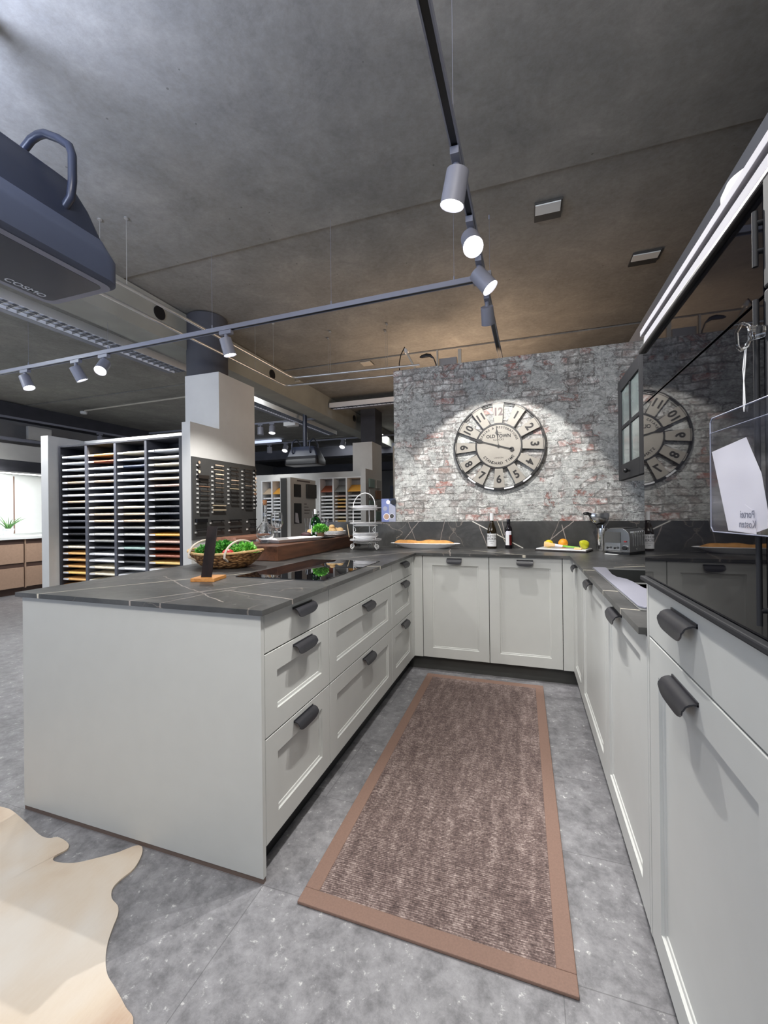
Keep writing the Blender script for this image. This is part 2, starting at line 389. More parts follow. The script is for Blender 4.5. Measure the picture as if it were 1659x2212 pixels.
SAMPLE_COLS = {'white': (236, 236, 236), 'cream': (236, 224, 198), 'pale grey': (190, 190, 186), 'beige': (206, 184, 158),
    'oak': (214, 166, 104), 'yellow oak': (232, 190, 112), 'red-brown': (150, 82, 56), 'dark grey': (74, 76, 82), 'black': (28, 28, 32),
    'navy': (44, 56, 84), 'mid grey': (132, 132, 130), 'rose beige': (200, 166, 150), 'orange oak': (228, 166, 70), 'mint grey': (150, 176, 170)}
for k, c in SAMPLE_COLS.items(): M['s_'+k] = plain('sample_'+k.replace(' ', '_').replace('-', '_'), c, 0.45, var=0.04)

# ---------------------------------------------------------------- mesh helpers
class MB:
    def __init__(s, f=None): s.v = []; s.f = []; s.fn = f
    def add(s, vs, fs):
        o = len(s.v)
        s.v += [tuple(s.fn(*p)) if s.fn else tuple(p) for p in vs]
        s.f += [tuple(i+o for i in q) for q in fs]; return s
    def box(s, x0, x1, y0, y1, z0, z1):
        vs = [(x0, y0, z0), (x1, y0, z0), (x1, y1, z0), (x0, y1, z0), (x0, y0, z1), (x1, y0, z1), (x1, y1, z1), (x0, y1, z1)]
        return s.add(vs, [(0, 3, 2, 1), (4, 5, 6, 7), (0, 1, 5, 4), (1, 2, 6, 5), (2, 3, 7, 6), (3, 0, 4, 7)])
    def prism(s, poly, z0, z1):
        n = len(poly)
        vs = [(x, y, z0) for x, y in poly]+[(x, y, z1) for x, y in poly]
        return s.add(vs, [tuple(range(n-1, -1, -1)), tuple(range(n, 2*n))]+[(i, (i+1) % n, (i+1) % n+n, i+n) for i in range(n)])
    def cyl(s, p0, p1, r0, r1=None, n=20, caps=True):
        r1 = r0 if r1 is None else r1
        p0 = Vector(p0); p1 = Vector(p1); d = (p1-p0).normalized()
        a = d.orthogonal().normalized(); b = d.cross(a); vs = []
        for p, r in ((p0, r0), (p1, r1)):
            for i in range(n): t = 2*PI*i/n; vs.append(tuple(p+a*(r*math.cos(t))+b*(r*math.sin(t))))
        fs = [(i, (i+1) % n, (i+1) % n+n, i+n) for i in range(n)]
        if caps: fs += [tuple(range(n-1, -1, -1)), tuple(range(n, 2*n))]
        return s.add(vs, fs)
    def lathe(s, prof, c=(0, 0, 0), n=28, sx=1.0, sy=1.0, closed=False):
        vs = []; fs = []; m = len(prof)
        for r, z in prof:
            for i in range(n): t = 2*PI*i/n; vs.append((c[0]+r*math.cos(t)*sx, c[1]+r*math.sin(t)*sy, c[2]+z))
        for j in range(m-1 if not closed else m):
            k = (j+1) % m
            for i in range(n): fs.append((j*n+i, j*n+(i+1) % n, k*n+(i+1) % n, k*n+i))
        if not closed:
            if prof[0][0] > 1e-5: fs.append(tuple(range(n-1, -1, -1)))
            if prof[-1][0] > 1e-5: fs.append(tuple(range((m-1)*n, m*n)))
        return s.add(vs, fs)
    def tube(s, pts, r, n=8, ends=True, flat=1.0):
        pts = [Vector(p) for p in pts]; vs = []; fs = []; prev = None
        for i, p in enumerate(pts):
            d = (pts[min(i+1, len(pts)-1)]-pts[max(i-1, 0)]).normalized()
            a = (prev - d*prev.dot(d)).normalized() if prev is not None and (prev - d*prev.dot(d)).length > 1e-6 else d.orthogonal().normalized()
            prev = a; b = d.cross(a); rr = r[i] if isinstance(r, (list, tuple)) else r
            for k in range(n): t = 2*PI*k/n; vs.append(tuple(p+a*(rr*math.cos(t)*flat)+b*(rr*math.sin(t))))
        for i in range(len(pts)-1):
            for k in range(n): fs.append((i*n+k, i*n+(k+1) % n, (i+1)*n+(k+1) % n, (i+1)*n+k))
        if ends: fs += [tuple(range(n-1, -1, -1)), tuple(range((len(pts)-1)*n, len(pts)*n))]
        return s.add(vs, fs)
    def ball(s, c, r, n=14, sx=1, sy=1, sz=1):
        m = n//2+1; vs = [(c[0], c[1], c[2]-r*sz)]
        for j in range(1, m):
            ph = -PI/2+PI*j/m
            for i in range(n): t = 2*PI*i/n; vs.append((c[0]+r*sx*math.cos(ph)*math.cos(t), c[1]+r*sy*math.cos(ph)*math.sin(t), c[2]+r*sz*math.sin(ph)))
        vs.append((c[0], c[1], c[2]+r*sz)); L = len(vs)-1; fs = [(0, 1+(i+1) % n, 1+i) for i in range(n)]
        for j in range(m-2):
            for i in range(n): a = 1+j*n; fs.append((a+i, a+(i+1) % n, a+n+(i+1) % n, a+n+i))
        a = 1+(m-2)*n; fs += [(a+i, a+(i+1) % n, L) for i in range(n)]
        return s.add(vs, fs)
    def text(s, txt, size, fn, depth=0.0008, align='CENTER', font_off=0.0):
        """flat lettering; fn(x, y, z) puts it in place"""
        cu = bpy.data.curves.new('lettering', 'FONT'); cu.body = txt; cu.size = size; cu.align_x = align; cu.align_y = 'CENTER'
        cu.extrude = depth; cu.resolution_u = 3; cu.offset = font_off
        o = bpy.data.objects.new('lettering', cu); COL.objects.link(o)
        me = o.to_mesh()
        vs = [fn(*v.co) for v in me.vertices]; fs = [tuple(p.vertices) for p in me.polygons]
        o.to_mesh_clear(); bpy.data.objects.remove(o); bpy.data.curves.remove(cu)
        return s.add(vs, fs)
    def leaves(s, c, rx, ry, rz, n, size, rr=rnd, flat=0.35):
        for _ in range(n):
            while True:
                x, y, z = rr.uniform(-1, 1), rr.uniform(-1, 1), rr.uniform(-0.4, 1)
                if x*x+y*y+z*z <= 1: break
            k = rr.uniform(0.65, 1.0)/max(0.35, math.sqrt(x*x+y*y+z*z)); x *= k*0.95; y *= k*0.95; z *= k*0.95
            p = Vector((c[0]+x*rx, c[1]+y*ry, c[2]+z*rz)); L = size*rr.uniform(0.6, 1.3)
            d = Vector((x*rr.uniform(0.3, 1.2)+rr.uniform(-.6, .6), y+rr.uniform(-.7, .7), 0.5+rr.uniform(-.5, .5))).normalized()
            a = d.cross(Vector((rr.uniform(-1, 1), rr.uniform(-1, 1), 1))).normalized(); nn = d.cross(a)
            t = d*L; wv = a*(L*0.42)
            vs = [p, p+t*0.35+wv+nn*L*0.1, p+t, p+t*0.35-wv+nn*L*0.1, p+t*0.5-nn*L*0.06]
            s.add([tuple(q) for q in vs], [(0, 4, 1), (1, 4, 2), (2, 4, 3), (3, 4, 0)])
        return s
    def build(s, name, mat, parent=None, bevel=0.0, smooth=False, loc=None, subsurf=0, seg=2):
        me = bpy.data.meshes.new(name)
        if parent is not None:
            r = parent
            while r.parent: r = r.parent
            o0 = Vector(r.get('_o', (0, 0, 0)))
        else:
            o0 = Vector(loc) if loc is not None else Vector((sum(p[0] for p in s.v)/len(s.v), sum(p[1] for p in s.v)/len(s.v), min(p[2] for p in s.v)))
        me.from_pydata([tuple(Vector(p)-o0) for p in s.v], [], s.f); me.update()
        me.materials.append(M[mat] if isinstance(mat, str) else mat)
        o = bpy.data.objects.new(name, me); COL.objects.link(o)
        if parent is None: o.location = o0; o['_o'] = tuple(o0)
        else: o.parent = parent
        if smooth:
            for p in me.polygons: p.use_smooth = True
            try: me.set_sharp_from_angle(angle=math.radians(40))
            except Exception: pass
        if bevel:
            b = o.modifiers.new('bevel', 'BEVEL'); b.width = bevel; b.segments = seg; b.limit_method = 'ANGLE'; b.angle_limit = math.radians(40)
        if subsurf:
            q = o.modifiers.new('sub', 'SUBSURF'); q.levels = subsurf; q.render_levels = subsurf
        return o

USED = {}
def tag(o, label=None, cat=None, group=None, kind=None):
    if label: o['label'] = label
    if cat: o['category'] = cat
    if group: o['group'] = group
    if kind: o['kind'] = kind
    return o
def thing(name, label, cat, loc=(0, 0, 0), group=None):
    """Empty at the thing's base; parts are built in world coordinates and stored relative to it"""
    o = bpy.data.objects.new(name, None); COL.objects.link(o); o.location = loc; o['_o'] = tuple(loc)
    o.empty_display_size = 0.05
    return tag(o, label, cat, group)
def struct(name, mb, mat, **k): return tag(mb.build(name, mat, **k), kind='structure')
def dup(root, loc=None, rot=None, label=None, group=None):
    def cp(o, par):
        c = o.copy(); COL.objects.link(c); c.parent = par
        for ch in list(o.children): cp(ch, c)
        return c
    r = cp(root, None)
    if loc is not None: r.location = loc
    if rot is not None: r.rotation_euler = rot
    if label: r['label'] = label
    if group: r['group'] = group
    return r
def frame_fn(p, e1, e2, e3):
    p, e1, e2, e3 = Vector(p), Vector(e1), Vector(e2), Vector(e3)
    return lambda a, b, c: p+e1*a+e2*b+e3*c
# ================================================================ SETTING
ZC = 3.25
struct('floor', MB().box(-8.2, 4.2, -5.2, 15.2, -0.06, 0.0), 'floor', loc=(0, 0, 0))
cb = MB()
for y0, y1, dz in ((-5.2, 1.492, 0.0), (1.508, 3.988, 0.012), (4.012, 6.49, 0.0), (6.51, 8.99, 0.01), (9.01, 15.2, 0.0)):
    cb.box(-8.2, 4.2, y0, y1, ZC+dz, ZC+0.2)
cb.box(-8.2, 4.2, -5.2, 15.2, ZC+0.05, ZC+0.22)
struct('ceiling', cb, 'concrete', loc=(0, 0, 0))
ZT, ZU, YB, YW, XR, XW = 0.92, 0.9013, 2.015, 2.608, 1.146, 1.75
struct('wall_back', MB().box(-0.334, XW+0.12, YW, YW+0.09, 0, 2.572), 'brick', loc=(0, 0, 0))
struct('wall_right', MB().box(XW, XW+0.12, -4.6, 3.6, 0, 2.778), 'wall_grey', loc=(0, 0, 0))
struct('wall_far', MB().box(-8.2, 4.2, 15.0, 15.2, 0, ZC), 'wall_grey', loc=(0, 0, 0))
struct('wall_left', MB().box(-8.2, -8.0, -5.2, 15.0, 0, ZC), 'wall_grey', loc=(0, 0, 0))
struct('wall_far_right', MB().box(4.0, 4.2, -5.2, 15.0, 0, ZC), 'wall_grey', loc=(0, 0, 0))
struct('wall_near', MB().box(-8.2, 4.2, -5.4, -5.2, 0, ZC), 'wall_grey', loc=(0, 0, 0))
# low parapet that carries the upstand left of the brick paper
struct('wall_parapet', MB().box(-1.20, -0.336, YW, YW+0.09, 0, 1.145), 'wall_grey', loc=(0, 0, 0))
# partition set with the sample rack
def partition(dy, xt=0.0, xl=0.0):
    struct('wall_alcove', MB().box(-3.60+xl, -2.25+xt, 2.03+dy, 2.13+dy, 0, 2.03), 'wall_white', loc=(0, 0, 0))
    struct('wall_alcove_side', MB().box(-3.70+xl, -3.60+xl, 1.67+dy, 2.13+dy, 0, 2.03), 'wall_white', loc=(0, 0, 0))
    struct('wall_column_cladding', MB().box(-2.25+xt, -1.856+xt, 2.03+dy, 2.57+dy, 0, 2.565), 'wall_white', loc=(0, 0, 0))
    struct('wall_alcove_end', MB().box(-1.945+xt, -1.856+xt, 1.67+dy, 2.03+dy, 0, 2.03), 'wall_white', loc=(0, 0, 0))
partition(0)
partition(4.17, -0.02, -0.85)
struct('trim_1', MB().box(-2.68, -2.38, -5.2, 12.0, 2.90, ZC), 'beam', loc=(0, 0, 0))
# round openings through the beam web
for i, (y, z) in enumerate(((1.86, 3.12), (3.70, 3.11), (6.55, 3.11))):
    struct('trim_%d' % (i+2), MB().cyl((-2.37, y, z), (-2.384, y, z), 0.062, n=24), 'black_plastic', loc=(-2.38, y, z-.06))
struct('trim_5', MB().cyl((-2.27, 2.36, 2.566), (-2.27, 2.36, ZC), 0.20, n=36), 'conc_column', smooth=True, loc=(-2.27, 2.36, 2.566))
struct('trim_6', MB().box(-2.2, -1.9, 6.45, 6.85, 2.566, ZC), 'conc_column', loc=(-2.05, 6.6, 2.566))
# dark downstand beam and panelled wall strip on the far left
struct('trim_7', MB().box(-8.0, -7.75, -5.2, 15.0, 2.98, ZC), 'conc_column', loc=(0, 0, 0))
struct('trim_8', MB().box(-7.66, -7.60, 2.2, 9.0, 2.22, 2.50), 'wall_white', loc=(0, 0, 0))
struct('trim_9', MB().box(-7.66, -7.60, 3.93, 4.32, 2.62, 2.86), 'wall_white', loc=(0, 0, 0))
struct('trim_10', MB().box(-7.9, -7.62, 2.2, 9.0, 1.95, 2.22), 'conc_column', loc=(0, 0, 0))
struct('trim_11', MB().box(-7.60, -7.52, -4.0, 9.0, 2.55, 2.60), 'track_grey', loc=(0, 0, 0))

# ================================================================ KITCHEN FRONTS
def front_mb(f, w_, h_, panel=True, fwid=0.074, th=0.020):
    """cabinet front in local a (width), b (height), n (outwards); origin lower left"""
    m = MB(f); c = 0.0016
    def ring(x0, y0, x1, y1, n): return [(x0, y0, n), (x1, y0, n), (x1, y1, n), (x0, y1, n)]
    R = [ring(0, 0, w_, h_, -th), ring(0, 0, w_, h_, -c), ring(c, c, w_-c, h_-c, 0)]
    if panel:
        a = fwid
        R += [ring(a, a, w_-a, h_-a, 0), ring(a+.002, a+.002, w_-a-.002, h_-a-.002, -.0065), ring(a+.011, a+.011, w_-a-.011, h_-a-.011, -.0080), ring(a+.0125, a+.0125, w_-a-.0125, h_-a-.0125, -.0110)]
    vs = [p for r in R for p in r]; fs = [(3, 2, 1, 0)]
    for k in range(len(R)-1):
        for i in range(4): j = (i+1) % 4; fs.append((k*4+i, k*4+j, k*4+4+j, k*4+4+i))
    b = (len(R)-1)*4; fs.append((b, b+1, b+2, b+3))
    return m.add(vs, fs)
def handle_mb(f, ca, top, wd=0.108):
    """curved cup pull: flange against the front, lip folded down in front"""
    m = MB(f); N = 12
    prof = [(0.000, 0.000), (0.008, 0.001), (0.016, -0.001), (0.0225, -0.0055), (0.0265, -0.0125), (0.0285, -0.022), (0.0295, -0.036)]
    th = 0.0034; vs = []; rows = len(prof)
    for i in range(N+1):
        t = i/N*2-1; a = ca+t*wd/2; cut = 0.75*(abs(t)**5)
        for side in (0, 1):
            for k, (n, b) in enumerate(prof):
                bb = b if k < rows-2 else b+(0.010*cut*(k-rows+3))
                if side: vs.append((a, top+bb-(th if k < 3 else th*0.55), n-(0 if k < 2 else th*0.75)))
                else: vs.append((a, top+bb, n))
    fs = []; S = rows*2
    for i in range(N):
        for k in range(rows-1):
            o = i*S+k; q = o+S; fs.append((o, o+1, q+1, q))
            o = i*S+rows+k; q = o+S; fs.append((o, q, q+1, o+1))
        o = i*S; q = o+S
        fs.append((o+rows-1, o+2*rows-1, q+2*rows-1, q+rows-1)); fs.append((o, q, q+rows, o+rows))
    for i in (0, N):
        for k in range(rows-1):
            o = i*S+k; fs.append((o, o+rows, o+rows+1, o+1) if i else (o, o+1, o+rows+1, o+rows))
    m.add(vs, fs)
    m.box(ca-wd/2, ca+wd/2, top-0.004, top+0.005, 0.0, 0.0028)
    return m
G = 0.0021
def fL(y0, z0): return lambda a, b, n: (n, y0+a, z0+b)              # faces +X, a along +Y
def fB(x0, z0): return lambda a, b, n: (x0+a, YB-n, z0+b)           # faces -Y, a along +X
def fR(y1, z0): return lambda a, b, n: (XR-n, y1-a, z0+b)           # faces -X, a along -Y
def cabinet(nm, label, kind, body, fronts, side):
    """fronts: (part name, a0, a1, z0, z1, panel, handle centre or None)"""
    x0, x1, y0, y1, z0, z1 = body
    t = thing(nm, label, kind, ((x0+x1)/2, (y0+y1)/2, 0.0))
    MB().box(*body).build('body', 'board_dark', t, bevel=0.0008)  # carcass coloured dark to paint the shade in the front gaps
    for (pn, a0, a1, b0, b1, panel, hc) in fronts:
        f = {'L': lambda: fL(a0+G, b0+G), 'B': lambda: fB(a0+G, b0+G), 'R': lambda: fR(a1-G, b0+G)}[side]()
        d = front_mb(f, a1-a0-2*G, b1-b0-2*G, panel).build(pn, 'cabinet', t)
        if hc is not None:
            hf = {'L': lambda a, b, n: (n, a, b), 'B': lambda a, b, n: (a, YB-n, b), 'R': lambda a, b, n: (XR-n, a, b)}[side]
            handle_mb(hf, hc, b1-0.024, 0.150 if side != 'B' else 0.114).build('handle', 'handle', d, smooth=True)
    return t
ZP, Z1, Z2 = 0.1114, 0.7608, 0.4721
Y1, Y2, Y3 = 0.5108, 1.4327, 1.945
for (a, b, lab, h, first) in (
    (0.018, Y1, 'grey drawer cabinet nearest the peninsula end panel, three black cup handles', (0.018+Y1)/2+0.012, True),
    (Y1, Y2, 'wide grey cabinet under the hob with one plain fascia and two framed drawers', 0.985, False),
    (Y2, Y3, 'narrow-looking grey drawer cabinet in the inner left corner of the kitchen', 1.72, True)):
    cabinet('drawer_cabinet', lab, 'cabinet', (-1.165, -0.0205, a+.0006, b-.0006, ZP, ZU-.0006), [
        ('drawer', a, b, Z1, ZU, False, h if first else None), ('drawer', a, b, Z2, Z1, True, h), ('drawer', a, b, ZP, Z2, True, h)], 'L')
t = thing('end_panel', 'large plain light grey end panel closing the peninsula, with a brown foot strip', 'panel', (-0.59, 0.009, 0))
MB().box(-1.1799, 0.0, 0.0, 0.0175, 0.018, ZU-.0006).build('panel', 'cabinet', t, bevel=0.0008)
MB().box(-1.1799, -0.002, 0.0025, 0.017, 0.0, 0.0178).build('foot_strip', 'brown_edge', t)
tag(MB().box(-1.1795, -1.1655, 0.02, 2.595, 0.0, ZU-.001).build('back_panel', 'cabinet'), 'tall plain grey panel along the back side of the peninsula', 'panel')
tag(MB().box(-0.075, -0.060, 0.0185, 2.07, 0.0, ZP-.001).build('plinth', 'black_plastic'), 'recessed plinth under the peninsula drawers, shade painted as black', 'plinth')  # dark grey plinth; the black stands in for the shade on it
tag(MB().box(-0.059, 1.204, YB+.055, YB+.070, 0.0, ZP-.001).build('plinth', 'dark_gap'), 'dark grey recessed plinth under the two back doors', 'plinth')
tag(MB().box(1.205, 1.220, -0.575, YB+.054, 0.0, ZP-.001).build('plinth', 'black_plastic'), 'recessed plinth under the right-hand sink run, shade painted as black', 'plinth')  # shade put into the colour, same as on the peninsula plinth
XS1, XS2, XS3 = 0.0696, 0.5738, 1.0777
c = MB().box(-0.020, 0.0, Y3+G, YB-.0, ZP, ZU-.0006).box(0.0, XS1-G, YB, YB+.020, ZP, ZU-.0006)
tag(c.build('corner_filler', 'cabinet', bevel=.0008), 'narrow upright grey filler in the left inner corner beside the back doors', 'filler panel')
c = MB().box(XS3+G, XR+.02, YB, YB+.020, ZP, ZU-.0006).box(XR, XR+.02, 1.975+G, YB-.0005, ZP, ZU-.0006)
tag(c.build('corner_filler', 'cabinet', bevel=.0008), 'narrow upright grey filler in the right inner corner by the sink run', 'filler panel')
cabinet('base_cabinet', 'left one of two grey framed door cabinets under the brick wall', 'cabinet', (XS1+.0006, XS2-.0006, YB+.0205, YW-.03, ZP, ZU-.0006), [('door', XS1, XS2, ZP, ZU, True, 0.318)], 'B')
cabinet('base_cabinet', 'right one of two grey framed door cabinets under the brick wall', 'cabinet', (XS2+.0006, XS3-.0006, YB+.0205, YW-.03, ZP, ZU-.0006), [('door', XS2, XS3, ZP, ZU, True, 0.827)], 'B')
for (a, b, lab, h) in ((1.530, 1.975, 'slim grey door cabinet at the far end of the sink run', 1.80), (0.746, 1.530, 'middle grey door cabinet of the sink run below the silver sink', 1.155), (0.0965, 0.746, 'grey door cabinet of the sink run next to the tall oven unit', 0.487)):
    cabinet('base_cabinet', lab, 'cabinet', (XR+.0205, XW-.01, a+.0006, b-.0006, ZP, 0.70), [('door', a, b, ZP, ZU-0.002, True, h)], 'R')

# ---- worktop, one U-shaped slab with a sink cut-out
SX0, SX1, SY0, SY1 = 1.19, 1.66, 0.32, 1.335
wt = MB()
wt.box(-1.192, 0.020, -0.020, YW-.012, ZU, ZT)
wt.box(0.020, XR-.020, YB-.020, YW-.012, ZU, ZT)
wt.box(XR-.020, SX0, 0.0965, YW-.012, ZU, ZT)
wt.box(SX0, SX1, 0.0965, SY0, ZU, ZT); wt.box(SX0, SX1, SY1, YW-.012, ZU, ZT)
wt.box(SX1, XW-.002, 0.0965, YW-.012, ZU, ZT)
o = wt.build('worktop', 'worktop', loc=(0, 0, 0)); tag(o, 'dark grey marbled worktop with fine white veins running around the whole kitchen', 'worktop')
tag(MB().box(-1.192, XW-.002, YW-.0115, YW-.0005, ZU, 1.150).build('splashback', 'splash', loc=(0, 0, 0)), 'low dark marbled upstand with gold and white veins along the brick wall', 'splashback')

# ---- sink
t = thing('sink', 'dark granite double sink with pale rim set into the right worktop', 'sink', (1.42, 0.83, 0.70))
m = MB(); zt, zb, r = ZT+.0035, 0.745, 0.028
m.box(SX0-.012, SX1+.012, SY0-.012, SY0+r, ZT+.0003, zt).box(SX0-.012, SX1+.012, SY1-r, SY1+.012, ZT+.0003, zt)
m.box(SX0-.012, SX0+r, SY0+r, SY1-r, ZT+.0003, zt).box(SX1-r, SX1+.012, SY0+r, SY1-r, ZT+.0003, zt)
m.box(SX0+r, SX1-r, 0.845, 0.870, ZT-.02, zt)
m.build('rim', 'sink_rim', t, bevel=.003)
for (y0, y1) in ((SY0+r, 0.845), (0.870, SY1-r)):
    x0, x1 = SX0+r, SX1-r; k = 0.004
    m = MB().box(x0-k, x0, y0-k, y1+k, zb, ZT).box(x1, x1+k, y0-k, y1+k, zb, ZT).box(x0, x1, y0-k, y0, zb, ZT).box(x0, x1, y1, y1+k, zb, ZT).box(x0-k, x1+k, y0-k, y1+k, zb-k, zb)
    m.build('basin', 'sink_dark', t)
# silver drip tray lying over the front of the sink
pl = [(1.180, 1.322), (1.243, 1.322), (1.238, 1.22), (1.228, 1.06), (1.234, 0.975), (1.262, 0.92), (1.272, 0.84), (1.276, 0.70), (1.298, 0.62), (1.345, 0.54), (1.345, 0.36), (1.30, 0.322), (1.195, 0.322), (1.180, 0.345)]
tag(MB().prism(pl, zt+.0004, zt+.0075).build('sink_cover', 'sink_light', bevel=.002), 'pale silver wavy-edged board lying along the front of the sink', 'sink board')
# ---- hob
t = thing('hob', 'black glass hob flush in the peninsula worktop, reflecting the plates', 'hob', (-0.30, 0.97, ZT))
MB().box(-0.548, -0.055, 0.572, 1.372, ZT+.0002, ZT+.0042).build('glass', 'hob_glass', t, bevel=.001)

# ---- tall oven unit
YT, YE = 0.093, -0.580
YF, YG = 0.0775, -0.556
t = thing('oven_housing_cabinet', 'tall grey housing cabinet at the right edge, below and around the black ovens', 'cabinet', (1.45, -0.22, 0))
zo, z3 = 1.665, 1.0512
m = MB().box(XR-.0005, XW-.01, YF, YT, ZP, 1.696).box(XR-.0005, XW-.01, YE, YG, ZP, 1.696)
m.box(XR+.0205, XW-.01, YG, YF, ZP, z3-.006).box(XR+.40, XW-.01, YG, YF, z3-.006, 1.696)
m.build('body', 'cabinet', t)
zg = 0.904
d = front_mb(fR(YF-G, zg+G), YF-YG-2*G, z3-.003-zg-2*G, False).build('drawer', 'cabinet', t)
hf = lambda a, b, n: (XR-n, a, b)
handle_mb(hf, -0.187, z3-.036, 0.150).build('handle', 'handle', d, smooth=True)
d = front_mb(fR(YF-G, ZP+G), YF-YG-2*G, zg-ZP-2*G, True, .078).build('door', 'cabinet', t)
handle_mb(hf, -0.187, zg-.036, 0.150).build('handle', 'handle', d, smooth=True)
MB().box(XR-.003, XR+.35, YG+.0005, YF-.0005, 1.6645, 1.6945).build('fascia', 'fascia_white', t, bevel=.0008)
MB().box(XR-.008, XW-.01, YE, YT+.004, 1.701, 1.716).build('top_board', 'fascia_white', t, bevel=.0008)
MB().box(XR+.010, XW-.02, YE+.002, YT-.002, 1.6962, 1.7008).build('shadow_gap', 'slate_frame', t)
# appliances
def oven(label, z0, z1, ledge, cat='oven'):
    t = thing('built_in_oven', label, cat, (XR+.1, (YE+YT)/2, z0))
    y0, y1 = YG+.001, YF-.001
    MB().box(XR+.004, XR+.38, y0, y1, z0, z1).build('body', 'black_plastic', t)
    MB().box(XR-.004, XR+.003, -.5145, YT-.003, z0+(.014 if ledge else .001), z1-(.012 if not ledge else .001)).build('glass_door', 'black_glass', t, bevel=.0008)
    if ledge: MB().box(XR-.016, XR+.003, YE+.002, YT+.001, z0, z0+.012).build('bottom_trim', 'cab_slate', t, bevel=.003)
    else: MB().box(XR-.014, XR+.003, YE+.002, YT-.001, z1-.011, z1-.0004).build('top_trim', 'black_frame', t, bevel=.003)
    h = MB().cyl((XR-.016, -.523, z0+.035), (XR-.016, -.523, z1-(.040 if not ledge else .006)), .0034, n=14)
    for z in (z0+.055, z1-.055): h.cyl((XR-.016, -.523, z), (XR+.003, -.523, z), .0035, n=10)
    h.build('handle', 'cab_slate', t, smooth=True)
    MB().box(XR-.013, XR+.003, YE+.002, -.534, z0+(.013 if ledge else 0), z1-.0005).build('side_trim', 'cab_slate', t, bevel=.003)
    return t
oven('lower tall black glass appliance in the oven housing, mirroring the clock wall', z3-.0025, 1.5145, True)
oven('upper shallow black glass appliance directly under the white fascia', 1.5165, 1.6635, False)
# white bowl on top of the housing, partly seen
m = MB().lathe([(0.0, 0.0), (0.036, 0.0), (0.045, 0.012), (0.046, 0.030), (0.039, 0.047), (0.023, 0.059), (0.0, 0.063)], (1.196, -0.375, 1.7165), 32)
tag(m.build('dome_lid', 'porcelain', smooth=True), 'white rounded glossy dome peeking over the top of the oven housing', 'dome')

# ---- wall cabinet with glazed doors
t = thing('glazed_wall_cabinet', 'dark slate wall cabinet with small-paned glass doors beside the brick wall', 'wall cabinet', (1.57, 1.14, 1.414))
MB().box(1.401, XW-.001, 0.56, 1.706, 1.414, 2.012).build('body', 'cab_slate', t)
MB().box(1.405, XW-.01, 0.565, 1.70, 1.4125, 1.414).build('underside', 'white_paint', t)
for (a, b) in ((1.137, 1.706), (0.562, 1.133)):
    f = 0.070; m = MB().box(1.38, 1.40, a, a+f, 1.414, 2.012).box(1.38, 1.40, b-f, b, 1.414, 2.012).box(1.38, 1.40, a+f, b-f, 1.414, 1.414+f+.02).box(1.38, 1.40, a+f, b-f, 2.012-f, 2.012)
    ym = (a+b)/2; m.box(1.383, 1.397, ym-.011, ym+.011, 1.504, 1.942).box(1.384, 1.396, a+f, b-f, 1.712, 1.734)
    d = m.build('door', 'cab_slate', t, bevel=.002)
    MB().box(1.389, 1.392, a+f-.004, b-f+.004, 1.500, 1.946).build('glass_pane', 'pane', d)
    MB().cyl((1.380, b-.30, 1.452), (1.364, b-.30, 1.452), .006, .006, 12).ball((1.358, b-.30, 1.452), .013, 12).build('knob', 'black_plastic', d, smooth=True)

# ---- rugs
t = thing('kitchen_rug', 'brown woven runner rug with a plain brown border between the cabinet rows', 'rug', (0.537, 0.96, 0))
q0, q1 = ((0.142, -0.026), (0.957, -0.040)), ((0.116, 1.951), (0.940, 1.956))
def rp(a, b, z): # bilinear position on the rug
    x = (1-b)*((1-a)*q0[0][0]+a*q0[1][0])+b*((1-a)*q1[0][0]+a*q1[1][0]); y = (1-b)*((1-a)*q0[0][1]+a*q0[1][1])+b*((1-a)*q1[0][1]+a*q1[1][1])
    return (x, y, z)
u_, v_ = 0.063, 0.028
m = MB()
for (a0, a1, b0, b1) in ((0, 1, 0, v_), (0, 1, 1-v_, 1), (0, u_, v_, 1-v_), (1-u_, 1, v_, 1-v_)):
    P = [rp(a0, b0, .001), rp(a1, b0, .001), rp(a1, b1, .001), rp(a0, b1, .001)]; Q = [(x, y, .0115) for x, y, _ in P]
    m.add(P+Q, [(3, 2, 1, 0), (4, 5, 6, 7), (0, 1, 5, 4), (1, 2, 6, 5), (2, 3, 7, 6), (3, 0, 4, 7)])
m.build('border', 'rug_border', t, bevel=.003)
P = [rp(u_, v_, .001), rp(1-u_, v_, .001), rp(1-u_, 1-v_, .001), rp(u_, 1-v_, .001)]; Q = [(x, y, .0095) for x, y, _ in P]
MB().add(P+Q, [(3, 2, 1, 0), (4, 5, 6, 7), (0, 1, 5, 4), (1, 2, 6, 5), (2, 3, 7, 6), (3, 0, 4, 7)]).build('woven_field', 'rug', t)
